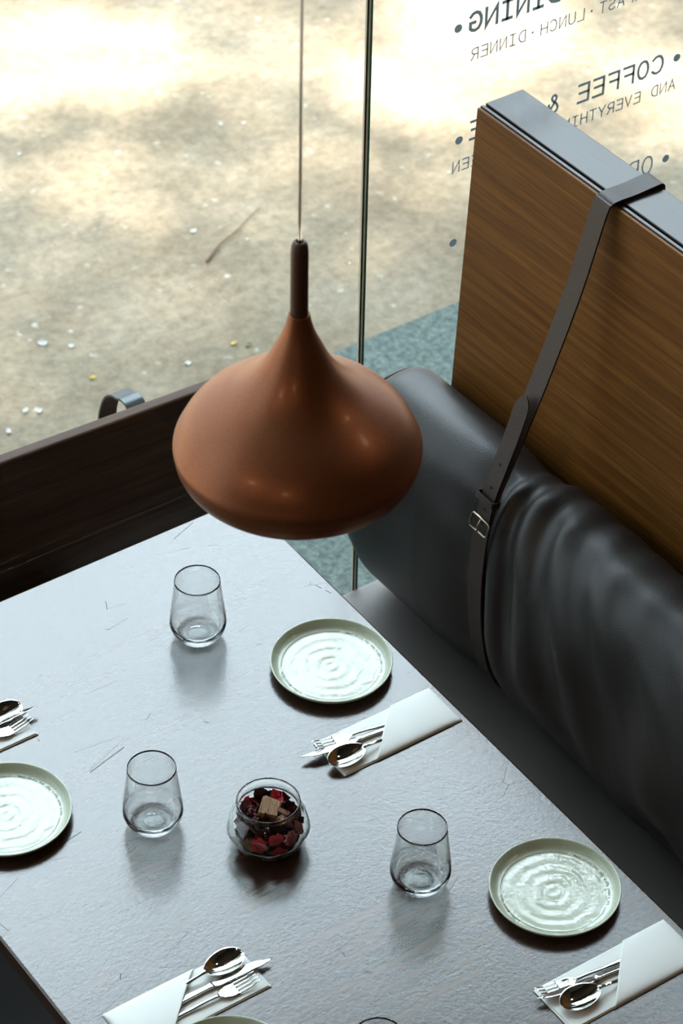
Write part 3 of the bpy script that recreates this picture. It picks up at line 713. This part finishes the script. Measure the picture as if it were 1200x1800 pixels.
# left-edge napkin
place('spoon', (0.364, -0.2470), (0.230, -0.2560), 0.0055, -0.16, 0, 'steel spoon at the left edge of the picture')
place('knife', (0.384, -0.2645), (0.240, -0.2650), 0.0078, 0.45, -0.045, 'steel knife at the left edge of the picture, lying over the spoon')
place('fork', (0.363, -0.2790), (0.240, -0.2925), 0.0035, 0.0, 0, 'steel fork at the left edge of the picture')

# ================================================================ potpourri jar
JX, JY = 0.5335, -0.7045
jo = catmull([(0.030, 0, 0.0), (0.038, 0, 0.0010), (0.050, 0, 0.0085), (0.0600, 0, 0.0240), (0.0630, 0, 0.0380), (0.0605, 0, 0.0530), (0.0540, 0, 0.0640), (0.0485, 0, 0.0690), (0.0470, 0, 0.0740), (0.0476, 0, 0.0800), (0.0490, 0, 0.0850), (0.0488, 0, 0.0880)], 6)
ji = catmull([(0.0462, 0, 0.0880), (0.0452, 0, 0.0800), (0.0448, 0, 0.0735), (0.0463, 0, 0.0680), (0.0518, 0, 0.0620), (0.0580, 0, 0.0520), (0.0603, 0, 0.0380), (0.0573, 0, 0.0250), (0.0480, 0, 0.0110), (0.036, 0, 0.0055)], 6)
jp = [(0, 0.0010), (0.022, 0.0010)] + [(v.x, v.z) for v in jo] + [(0.0478, 0.0889), (0.0468, 0.0889)] + [(v.x, v.z) for v in ji] + [(0.02, 0.0048), (0, 0.0048)]
jar = lathe('glass_jar', jp, 144, M_jar, loc=(JX, JY, TZ+0.0002), rf=lambda t, z: 1+0.022*math.cos(9*t)*max(0, math.sin(min(1, max(0, z/0.066))*PI)))
tag(jar, 'small round clear glass jar filled with dried potpourri in the table middle', 'jar')
random.seed(11)
def petal_mat(n_, c0, c1):
    m, t, b = mat(n_); n = nd(t, 'ShaderNodeTexNoise', Scale=120.0, Detail=4.0); t.links.new(coords(t, (1, 3, 1)), n.inputs['Vector'])
    r = ramp(t, [(0.3, c0), (0.7, c1)]); t.links.new(n.outputs['Fac'], r.inputs[0]); t.links.new(r.outputs[0], b.inputs['Base Color']); b.inputs['Roughness'].default_value = 0.6; return m
M_red = petal_mat('dried_red_petal', (0.48, 0.015, 0.035), (0.85, 0.09, 0.12))
M_pink = petal_mat('dried_pink_petal', (0.30, 0.06, 0.075), (0.50, 0.16, 0.17))
M_maroon = petal_mat('dried_maroon_petal', (0.045, 0.006, 0.008), (0.14, 0.016, 0.02))
M_darkleaf = petal_mat('dried_brown_leaf', (0.022, 0.010, 0.006), (0.075, 0.034, 0.02))
M_chip, t, b = wood('potpourri_bark_chip', (0.10, 0.05, 0.025), (0.27, 0.15, 0.075), (0.42, 0.27, 0.15), (20, 260, 260), 0.8, 1.0)
def petal_me(sz, seed, cup=0.45):
    rnd = random.Random(seed); vs = []; fs = []; nr, na = 6, 18
    vs.append((0, 0, 0)); ph = rnd.random()*6
    for i in range(1, nr+1):
        r = i/nr
        for k in range(na):
            a = 2*PI*k/na; rr = sz*r*(1+0.14*math.sin(2*a+ph)+0.09*math.sin(5*a+ph*2)*r)
            z = cup*sz*r*r + 0.16*sz*math.sin(3*a+ph)*r*r + 0.10*sz*math.sin(7*a-ph)*r**3
            x = rr*math.cos(a)*0.8
            vs.append((x, rr*math.sin(a), z+0.35*x*x/sz))
    for k in range(na): fs.append([0, 1+k, 1+(k+1) % na])
    for i in range(nr-1):
        for k in range(na): fs.append([1+i*na+k, 1+i*na+(k+1) % na, 1+(i+1)*na+(k+1) % na, 1+(i+1)*na+k])
    me = bpy.data.meshes.new('petal'); me.from_pydata(vs, [], fs); me.polygons.foreach_set('use_smooth', [True]*len(me.polygons)); return me
def spiky_me(sz, seed):
    rnd = random.Random(seed); bm = bmesh.new(); bmesh.ops.create_icosphere(bm, subdivisions=3, radius=sz)
    for v in bm.verts: v.co *= 1+(0.42 if rnd.random() < 0.3 else 0)+rnd.uniform(-0.08, 0.08)
    me = bpy.data.meshes.new('seed_head'); bm.to_mesh(me); bm.free(); return me
def chip_me(a, b_, c, seed):
    rnd = random.Random(seed); me = boxm(-a, a, -b_, b_, -c, c, min(a, b_, c)*0.3, 2)
    for v in me.vertices:
        v.co += Vector((rnd.uniform(-1, 1)*a*0.08, rnd.uniform(-1, 1)*b_*0.08, rnd.uniform(-1, 1)*c*0.16)); v.co.x *= 1+0.12*v.co.y/b_
    return me
def inr(z):
    tab = [(0.0055, 0.034), (0.012, 0.0455), (0.025, 0.0545), (0.038, 0.0575), (0.052, 0.0552), (0.061, 0.0490), (0.068, 0.0440), (0.074, 0.0425)]
    if z <= tab[0][0]: return tab[0][1]
    for (a, va), (b_, vb) in zip(tab, tab[1:]):
        if z <= b_: return va+(vb-va)*(z-a)/(b_-a)
    return 0.0425
def put(name, me, mt, p, rot, lab, cat, grp):
    o = obj(name, me, mt); o.location = (JX+p[0], JY+p[1], TZ+p[2]); o.rotation_euler = rot
    R3 = o.rotation_euler.to_matrix(); Ri = R3.transposed(); P0 = Vector(p)
    for v in me.vertices:                       # pressed against the inside of the glass, never through it
        q = R3 @ v.co + P0
        q.z = max(q.z, 0.0062); q.z = q.z if q.z < 0.078 else 0.078
        r = math.hypot(q.x, q.y); lim = inr(q.z)-0.0015
        if r > lim: q.x *= lim/r; q.y *= lim/r
        v.co = Ri @ (q-P0)
    tag(o, lab, cat, grp); return o
GP = 'potpourri in the glass jar'
put('wood_chip', chip_me(0.0165, 0.0145, 0.0085, 3), M_chip, (0.003, 0.001, 0.0665), (0.25, -0.18, 0.75), 'large square brown bark chip on top of the potpourri in the jar', 'wood chip', GP)
def fr_(r, f, z): return (-0.58*f+0.81*r, -0.81*f-0.58*r, z)      # r to the right, f towards the room side of the jar
def face(nx, up, tw):
    d = Vector((-0.58+0.81*nx, -0.81-0.58*nx, up)).normalized(); return (d.to_track_quat('Z', 'Y') @ Matrix.Rotation(tw, 3, 'Z').to_quaternion()).to_euler()
put('wood_chip', chip_me(0.012, 0.010, 0.006, 4), M_chip, fr_(-0.031, 0.041, 0.026), face(-0.5, 0.5, 0.9), 'tan ribbed bark chip at the lower left inside the jar', 'wood chip', GP)
put('wood_chip', chip_me(0.012, 0.004, 0.004, 5), M_chip, fr_(0.024, 0.004, 0.066), (0.1, 0.3, -0.9), 'slim pale bark sliver right of the square chip in the jar', 'wood chip', GP)
put('wood_chip', chip_me(0.006, 0.005, 0.005, 6), M_chip, fr_(0.020, 0.016, 0.064), (0.3, 0.2, 0.3), 'small bark crumb in front of the square chip in the jar', 'wood chip', GP)
put('dried_petal', petal_me(0.0165, 21, 0.5), M_red, fr_(-0.014, 0.054, 0.040), face(-0.2, 0.35, 0.2), 'bright red dried rose petal at the front left of the jar', 'petal', GP)
put('dried_petal', petal_me(0.0175, 22, 0.4), M_red, fr_(0.021, 0.049, 0.023), face(0.3, 0.3, 1.2), 'bright red dried rose petal at the front bottom of the jar', 'petal', GP)
put('dried_petal', petal_me(0.012, 23, 0.6), M_red, fr_(0.014, 0.050, 0.050), face(0.2, 0.7, 2.0), 'bright red curled rose petal at the front middle of the jar', 'petal', GP)
put('dried_petal', petal_me(0.013, 24, 0.5), M_pink, fr_(0.052, 0.020, 0.050), face(1.0, 0.4, 0.5), 'dusky pink dried petal at the right side of the jar', 'petal', GP)
put('seed_head', spiky_me(0.0095, 31), M_maroon, fr_(-0.026, 0.004, 0.063), (0, 0, 0), 'dark red spiky seed head at the left of the jar mouth', 'seed head', GP)
put('seed_head', spiky_me(0.008, 32), M_maroon, fr_(-0.016, 0.020, 0.060), (0.4, 0, 0), 'dark red spiky seed head in front of the square bark chip', 'seed head', GP)
put('seed_head', spiky_me(0.009, 33), M_pink, fr_(0.036, 0.036, 0.044), (0.4, 0, 0), 'dusky red spiky seed head at the right front of the jar', 'seed head', GP)
pm = [petal_me(0.013, 40+i, 0.35+0.06*i) for i in range(6)]; pl = [petal_me(0.0155, 60+i, 0.2+0.1*i) for i in range(4)]
n_p = 0
for z in (0.016, 0.026, 0.036, 0.046, 0.055, 0.061):
    for ring_, cnt in ((0.74, 11), (0.38, 6)):
        for k in range(cnt):
            a = 2*PI*k/cnt+random.random()*0.6+z*90; rr = (inr(z))*ring_
            if z > 0.058 and ring_ < 0.5 and math.cos(a) > -0.2 and k % 2: continue
            if ring_ > 0.5 and 0.02 < z < 0.058 and abs(((a-math.radians(-125)+PI) % (2*PI))-PI) < math.radians(52): continue
            u = random.random(); me = random.choice(pm if u < 0.6 else pl)
            if u < 0.10: m_, lb_, nm = M_red, 'red dried rose petal lying among the potpourri in the jar', 'dried_petal'
            elif u < 0.55: m_, lb_, nm = M_maroon, 'dark maroon dried petal packed inside the potpourri jar', 'dried_petal'
            else: m_, lb_, nm = M_darkleaf, 'dark brown dried leaf curled inside the potpourri jar', 'dried_leaf'
            me2 = me.copy()
            side = ('right', 'back right', 'back', 'back left', 'left', 'front left', 'front', 'front right')[int(((a-0.62+0.39) % (2*PI))/(PI/4)) % 8] if ring_ > 0.5 else 'middle'
            lay = 'bottom' if z < 0.02 else 'lower' if z < 0.03 else 'mid-height' if z < 0.04 else 'upper' if z < 0.05 else 'high' if z < 0.058 else 'top'
            lb_ = {'red': 'red dried rose petal', 'dark maroon': 'dark maroon dried petal', 'dark brown': 'dark brown dried leaf'}['red' if m_ is M_red else 'dark maroon' if m_ is M_maroon else 'dark brown'] + ' in the jar, %s layer, %s side' % (lay, side)
            put(nm, me2, m_, (rr*math.cos(a), rr*math.sin(a), z+random.uniform(-0.002, 0.003)), (random.uniform(-1.2, 1.2), random.uniform(-1.2, 1.2), random.uniform(0, 6)), lb_, 'petal' if nm == 'dried_petal' else 'leaf', 'petals and leaves in the glass jar')

# ================================================================ window lettering (seen mirrored from indoors)
GL = {
 'D': [[(0, 0), (0, 1), (.35, 1), (.68, .93), (.92, .72), (1, .5), (.92, .28), (.68, .07), (.35, 0), (0, 0)]],
 'I': [[(.5, 0), (.5, 1)], [(.08, 1), (.92, 1)], [(.08, 0), (.92, 0)]],
 'N': [[(0, 0), (0, 1), (1, 0), (1, 1)]],
 'G': [[(.98, .82), (.78, .96), (.5, 1), (.22, .92), (.04, .7), (0, .5), (.04, .3), (.22, .08), (.5, 0), (.8, .04), (1, .16), (1, .46), (.6, .46)]],
 'C': [[(1, .84), (.8, .96), (.55, 1), (.25, .93), (.06, .72), (0, .5), (.06, .28), (.25, .07), (.55, 0), (.8, .04), (1, .16)]],
 'O': [[(.5, 1), (.22, .93), (.05, .72), (0, .5), (.05, .28), (.22, .07), (.5, 0), (.78, .07), (.95, .28), (1, .5), (.95, .72), (.78, .93), (.5, 1)]],
 'F': [[(0, 0), (0, 1), (.95, 1)], [(0, .53), (.8, .53)]],
 'E': [[(.98, 0), (0, 0), (0, 1), (.95, 1)], [(0, .53), (.85, .53)]],
 'R': [[(0, 0), (0, 1), (.55, 1), (.85, .93), (.97, .75), (.85, .55), (.55, .48), (0, .48)], [(.5, .48), (1, 0)]],
 'B': [[(0, 0), (0, 1), (.55, 1), (.85, .92), (.92, .77), (.82, .6), (.55, .53), (0, .53)], [(.55, .53), (.88, .44), (1, .27), (.88, .08), (.55, 0), (0, 0)]],
 'A': [[(-.03, 0), (.5, 1), (1.03, 0)], [(.17, .34), (.83, .34)]],
 'K': [[(0, 0), (0, 1)], [(.95, 1), (0, .42)], [(.32, .6), (1, 0)]],
 'S': [[(.93, .86), (.72, .97), (.45, 1), (.18, .93), (.06, .76), (.18, .6), (.5, .51), (.85, .42), (.97, .25), (.84, .07), (.5, 0), (.22, .03), (.02, .14)]],
 'T': [[(0, 1), (1, 1)], [(.5, 1), (.5, 0)]],
 'L': [[(.05, 1), (.05, 0), (1, 0)]],
 'U': [[(0, 1), (0, .32), (.1, .1), (.3, .01), (.5, 0), (.7, .01), (.9, .1), (1, .32), (1, 1)]],
 'H': [[(0, 0), (0, 1)], [(1, 0), (1, 1)], [(0, .52), (1, .52)]],
 'V': [[(-.03, 1), (.5, 0), (1.03, 1)]],
 'Y': [[(-.03, 1), (.5, .45), (1.03, 1)], [(.5, .45), (.5, 0)]],
 'W': [[(-.06, 1), (.2, 0), (.5, .75), (.8, 0), (1.06, 1)]],
 '&': [[(1.02, 0), (.28, .68), (.22, .85), (.36, .98), (.55, .98), (.68, .85), (.6, .7), (.2, .46), (.05, .26), (.14, .08), (.4, 0), (.66, .06), (.86, .28), (.94, .5)]],
}
YT = GY0-0.0004
def word(name, items, parent):
    """items: (char, x centre, z centre, cap height, stroke); '*' = round dot"""
    vs = []; fs = []
    for (c, xc, zc, h, sw) in items:
        zc += TZ
        if c == '*':
            n = 28; b0 = len(vs)
            for yy in (YT, YT+0.0003):
                for k in range(n): vs.append((xc+h/2*math.cos(2*PI*k/n), yy, zc+h/2*math.sin(2*PI*k/n)))
            fs.append(list(range(b0, b0+n))); fs.append(list(range(b0+n, b0+2*n))[::-1])
            for k in range(n): fs.append([b0+k, b0+(k+1) % n, b0+n+(k+1) % n, b0+n+k])
            continue
        wd = h*0.56 if c != 'I' else h*0.52
        for pl_ in GL[c]:
            P = [(xc-(u-.5)*wd, zc+(v-.5)*(h-sw)) for u, v in pl_]; m = len(P); b0 = len(vs); closed = P[0] == P[-1]
            for i in range(m):
                a = P[i-1] if i > 0 else (P[-2] if closed else None); d = P[i+1] if i < m-1 else (P[1] if closed else None)
                def un(p, q): l_ = math.hypot(q[0]-p[0], q[1]-p[1]); return ((q[0]-p[0])/l_, (q[1]-p[1])/l_)
                t1 = un(a, P[i]) if a else un(P[i], d); t2 = un(P[i], d) if d else t1
                tx, tz = t1[0]+t2[0], t1[1]+t2[1]; l_ = math.hypot(tx, tz)
                if l_ < 1e-3: tx, tz, l_ = t1[0], t1[1], 1
                nx, nz = -tz/l_, tx/l_; k = sw/2/max(0.35, abs(nx*-t1[1]+nz*t1[0]))
                px, pz = P[i]
                if not closed and i == 0: px -= t1[0]*sw*0.5; pz -= t1[1]*sw*0.5
                if not closed and i == m-1: px += t1[0]*sw*0.5; pz += t1[1]*sw*0.5
                for yy in (YT, YT+0.0003):
                    vs.append((px+nx*k, yy, pz+nz*k)); vs.append((px-nx*k, yy, pz-nz*k))
            for i in range(m-1):
                a = b0+i*4; d = a+4
                fs += [[a, a+1, d+1, d], [a+2, d+2, d+3, a+3], [a, d, d+2, a+2], [a+1, a+3, d+3, d+1]]
    return mesh(name, vs, fs, M_vinyl, parent, smooth=False)
def letters(name, items, lab):
    """one row; neighbouring characters make a word part, round dots are parts of their own"""
    e = empty(name, (0, 0, 0)); tag(e, lab, 'lettering', 'lettering rows on the window glass'); cur = []
    def flush():
        nonlocal cur
        if cur: word('printed_word', cur, e); cur = []
    for it_ in items:
        if it_[0] == '*': flush(); word('round_dot', [it_], e); continue
        if cur and abs(it_[1]-cur[-1][1]) > it_[3]*1.12: flush()
        cur.append(it_)
    flush(); return e
it = [('*', 1.394, 0.776, 0.0155, 0)]
for k, c in enumerate('GNINID'): it.append((c, 1.4300+0.0325*k, 0.7785, 0.0400, 0.0060))
letters('window_lettering', it, 'blue grey DINING lettering with a round dot, top row on the window glass')
it = []
x = 1.4310
for c in 'DINNER'[::-1]: it.append((c, x, 0.7155, 0.0235, 0.0021)); x += 0.0197
x += 0.0035; it.append(('*', x-0.001, 0.716, 0.0042, 0)); x += 0.0235
for c in 'LUNCH'[::-1]: it.append((c, x, 0.7155, 0.0235, 0.0021)); x += 0.0197
x += 0.0035; it.append(('*', x-0.001, 0.716, 0.0042, 0)); x += 0.0235
for c in 'BREAKFAST'[::-1]: it.append((c, x, 0.7155, 0.0235, 0.0021)); x += 0.0197
letters('window_lettering', it, 'thin BREAKFAST LUNCH DINNER line under the top row on the window glass')
it = [('*', 1.882, 0.5545, 0.0155, 0), ('*', 1.4070, 0.5535, 0.0155, 0)]
for k, c in enumerate('COFFEE'): it.append((c, 1.8390-0.0331*k, 0.5550, 0.0400, 0.0052))
it.append(('&', 1.6080, 0.5550, 0.0400, 0.0046)); it.append(('E', 1.4415, 0.5640, 0.0400, 0.0052))
letters('window_lettering', it, 'blue grey COFFEE & lettering between round dots, middle row on the window glass')
it = []
for k, c in enumerate('AND EVERYTHING IN BETWEEN'):
    if c != ' ': it.append((c, 1.8765-0.01972*k, 0.5010, 0.0235, 0.0024))
letters('window_lettering', it, 'thin AND EVERYTHING line under the middle row on the window glass')
it = [('*', 1.880, 0.3435, 0.0155, 0), ('*', 1.4050, 0.3430, 0.0155, 0), ('O', 1.8370, 0.3450, 0.0400, 0.0036), ('R', 1.8040, 0.3450, 0.0400, 0.0036)]
letters('window_lettering', it, 'thin OR lettering between round dots, lowest row on the window glass')

# ================================================================ outside: steel hoop, twig, fallen petals, shade tree
hx0, hx1 = 0.887, 0.924
hp = catmull([(y, 0, z) for y, z in ((0.262, -0.10), (0.266, 0.0), (0.279, 0.037), (0.300, 0.042), (0.313, 0.036), (0.335, 0.029), (0.356, 0.011), (0.372, -0.020), (0.382, -0.060), (0.386, -0.14), (0.388, -0.312))], 8)
vs = []; fs = []
for i, p in enumerate(hp):
    t_ = (hp[min(i+1, len(hp)-1)]-hp[max(i-1, 0)]).normalized(); nn = Vector((-t_.z, 0, t_.x))
    for (xx, s) in ((hx0, -1), (hx1, -1), (hx1, 1), (hx0, 1)):
        vs.append((xx, p.x+nn.x*0.002*s, p.z+nn.z*0.002*s+TZ))
for i in range(len(hp)-1):
    for k in range(4): fs.append([i*4+k, i*4+(k+1) % 4, (i+1)*4+(k+1) % 4, (i+1)*4+k])
fs.append([0, 1, 2, 3]); n = (len(hp)-1)*4; fs.append([n+3, n+2, n+1, n])
bpy.context.view_layer.update()
o = mesh('armrest', [ob.matrix_world.inverted() @ Vector(v) for v in vs], fs, M_iron, ob); fixn(o); o.modifiers.new('es', 'EDGE_SPLIT').split_angle = math.radians(40)
o['label'] = 'curved flat steel armrest'
M_twig = P_('dry_twig_bark', (0.20, 0.11, 0.055), 0.8)
o = tube('twig', catmull([(1.827, 1.495, 0.006), (1.866, 1.521, 0.007), (1.905, 1.541, 0.008), (1.950, 1.558, 0.008), (2.008, 1.590, 0.007), (2.052, 1.612, 0.005)], 6), [0.0030-0.0022*i/30 for i in range(31)], M_twig, None, 8)
tag(o, 'thin brown curved twig lying on the pavement outside', 'twig')
M_pw = P_('pale_fallen_petal', (0.62, 0.62, 0.58), 0.8); M_py = P_('yellow_fallen_leaf', (0.70, 0.52, 0.12), 0.8); M_pg = P_('olive_fallen_leaf', (0.20, 0.20, 0.06), 0.8)
def flat_leaf(seed, sz):
    me = petal_me(sz, seed, 0.15); me.name = 'fallen_petal'; return me
fm = [flat_leaf(80+i, 0.016) for i in range(5)]
WH = [(1.354, 1.439, 1.5), (1.20, 1.25, 1.0), (1.224, 1.23, 0.9), (1.133, 1.207, 1.2), (1.402, 1.395, .9), (1.586, 1.198, .9), (1.87, 1.62, 1.0)]
rnd = random.Random(5)
for i in range(12): WH.append((rnd.uniform(1.3, 2.7), rnd.uniform(1.3, 2.2), rnd.uniform(0.35, 0.7)))
for (x, y, s) in WH:
    o = obj('fallen_petal', rnd.choice(fm).copy(), M_pw); o.location = (x, y, 0.003); o.scale = (s*0.55, s*rnd.uniform(0.3, 0.55), s*0.3); o.rotation_euler = (rnd.uniform(-.2, .2), rnd.uniform(-.2, .2), rnd.random()*6)
    tag(o, 'pale fallen petal lying on the sunlit pavement outside', 'petal', 'pale petals on the pavement')
for (x, y, m_, lb_) in ((1.383, 1.27, M_py, 'yellow fallen leaf on the pavement above the curved steel armrest'), (1.711, 1.203, M_py, 'yellow fallen leaf on the pavement just left of the lamp neck'), (1.735, 1.18, M_pg, 'olive green fallen leaf on the pavement beside the lamp neck')):
    o = obj('fallen_leaf', fm[0].copy(), m_); o.location = (x, y, 0.003); o.rotation_euler = (0.1, 0.1, x*9); o.scale = (0.5, 0.38, 0.35); tag(o, lb_, 'leaf')

# shade tree: unseen crown, leaves left out so sun patches land at chosen spots
right = Vector((math.cos(yw), -math.sin(yw))); deep = Vector((math.sin(yw), math.cos(yw)))
GAPS = [  # x, y on the ground, half size across, half size in depth, openness
 (2.05, 2.42, .30, .17, 1.0), (1.93, 2.75, .22, .09, .8), (2.24, 2.15, .14, .10, .6), (1.86, 2.02, .18, .07, .5), (1.52, 2.10, .10, .10, .7),
 (2.45, 2.55, .10, .08, .6), (2.60, 1.98, .14, .14, .8), (2.28, 1.86, .10, .10, .4), (2.05, 1.62, .16, .10, .35), (1.45, 1.75, .14, .08, .35), (1.75, 1.80, .16, .06, .4),
 (2.68, 1.80, .15, .16, 1.0), (2.95, 1.98, .26, .22, 1.0), (2.80, 1.60, .14, .08, .9), (3.25, 1.55, .18, .14, .95), (2.35, 2.9, .3, .1, .5), (2.52, 1.55, .10, .10, .5), (3.1, 1.25, .2, .08, .9), (2.36, 1.50, .08, .06, .5)]
M_leafm, t, b = mat('tree_leaf_green'); b.inputs['Base Color'].default_value = (0.10, 0.17, 0.04, 1); b.inputs['Roughness'].default_value = 0.5
M_bark = P_('tree_bark', (0.10, 0.075, 0.05), 0.9)
tree = empty('shade_tree', (-1.9, 2.4, 0)); tag(tree, 'leafy tree outside the window whose crown dapples the pavement with shade', 'tree')
T0 = Vector((-1.9, 2.4, 0))
tube('trunk', [Vector(p) for p in ((0, 0, 0), (0.03, -0.02, 1.6), (0.1, -0.1, 3.0), (0.25, -0.25, 4.3), (0.5, -0.4, 5.2))], [0.17, 0.14, 0.12, 0.10, 0.07], M_bark, tree, 14)
rnd = random.Random(3)
for (ex, ey, ez) in ((2.6, 0.1, 5.6), (3.4, -0.7, 5.5), (2.4, -1.6, 5.5), (1.6, 0.9, 5.5), (3.9, 0.5, 5.8), (0.9, -1.5, 5.5)):
    a = Vector((0.25, -0.25, 4.3)); e_ = Vector((ex, ey, ez)); mid = a.lerp(e_, 0.5)+Vector((0, 0, 0.35))
    cp = catmull([a, mid, e_], 8); tube('branch', cp, [0.06-0.048*i/(len(cp)-1) for i in range(len(cp))], M_bark, tree, 8)
vs = []; fs = []
def leafq(c, s, rx, ry, rz):
    rot = Matrix.Rotation(rz, 3, 'Z') @ Matrix.Rotation(rx, 3, 'X') @ Matrix.Rotation(ry, 3, 'Y'); b0 = len(vs)
    for q in ((-1, 0, 0), (-.45, .38, .06), (.35, .34, .04), (1, 0, -.1), (.35, -.34, .04), (-.45, -.38, .06)):
        vs.append(c + rot @ Vector(q)*s)
    fs.append([b0, b0+1, b0+2, b0+3]); fs.append([b0, b0+3, b0+4, b0+5])
cnt = 0
while cnt < 18000:
    gx, gy = rnd.uniform(-0.3, 6.0), rnd.uniform(0.9, 3.7)
    op = 0
    for (x, y, rx_, ry_, o_p) in GAPS:
        d = Vector((gx-x, gy-y)); w = 0.75+0.5*vn(gx*6, gy*6, 2)
        q = (d.dot(right)/(rx_*w))**2+(d.dot(deep)/(ry_*w*1.3))**2
        if q < 1: op = max(op, o_p)
    if gx > 3.7 and gy < 1.9: op = 0.0
    elif Vector((gx, gy)).dot(deep) > 2.55: op = max(op, 0.45)
    if rnd.random() < op: cnt += 0.3; continue
    h = rnd.uniform(5.2, 6.0); c = Vector((gx, gy, 0))+SUN*(h/SUN.z) - T0
    leafq(c, rnd.uniform(0.035, 0.06), rnd.uniform(-.6, .6), rnd.uniform(-.6, .6), rnd.random()*6.3); cnt += 1
mesh('foliage', vs, fs, M_leafm, tree, smooth=False)

# ================================================================ out-of-frame ceiling spots, added as warm fill and for glints on the pendant
M_can = P_('black_spot_can', (0.02, 0.02, 0.02), 0.4)
for (x, y, aim, pw, lb_) in ((-4.2, -1.6, (0.9, -0.9, 1.0), 75, 'left'), (-3.4, -4.6, (0.9, -0.8, 1.0), 60, 'rear'), (3.6, -2.3, (0.6, -0.8, 1.5), 40, 'right')):
    e = empty('fill_spotlight', (x, y, ZC)); tag(e, 'unseen black cylinder spotlight added on the ceiling as warm fill, %s one' % lb_, 'spotlight')
    lathe('can', [(0.045, 0), (0.045, -0.16), (0.041, -0.16), (0.041, -0.01), (0, -0.01)], 32, M_can, e)
    l_ = bpy.data.lights.new('spot', 'SPOT'); l_.energy = pw; l_.color = (1.0, 0.72, 0.45); l_.spot_size = math.radians(55); l_.spot_blend = 0.6; l_.shadow_soft_size = 0.12
    lo = bpy.data.objects.new('fill_spot', l_); C.objects.link(lo); lo.parent = e; lo.location = (0, 0, -0.165)
    lo.rotation_euler = (Vector((x, y, ZC))-Vector(aim)).to_track_quat('Z', 'Y').to_euler()
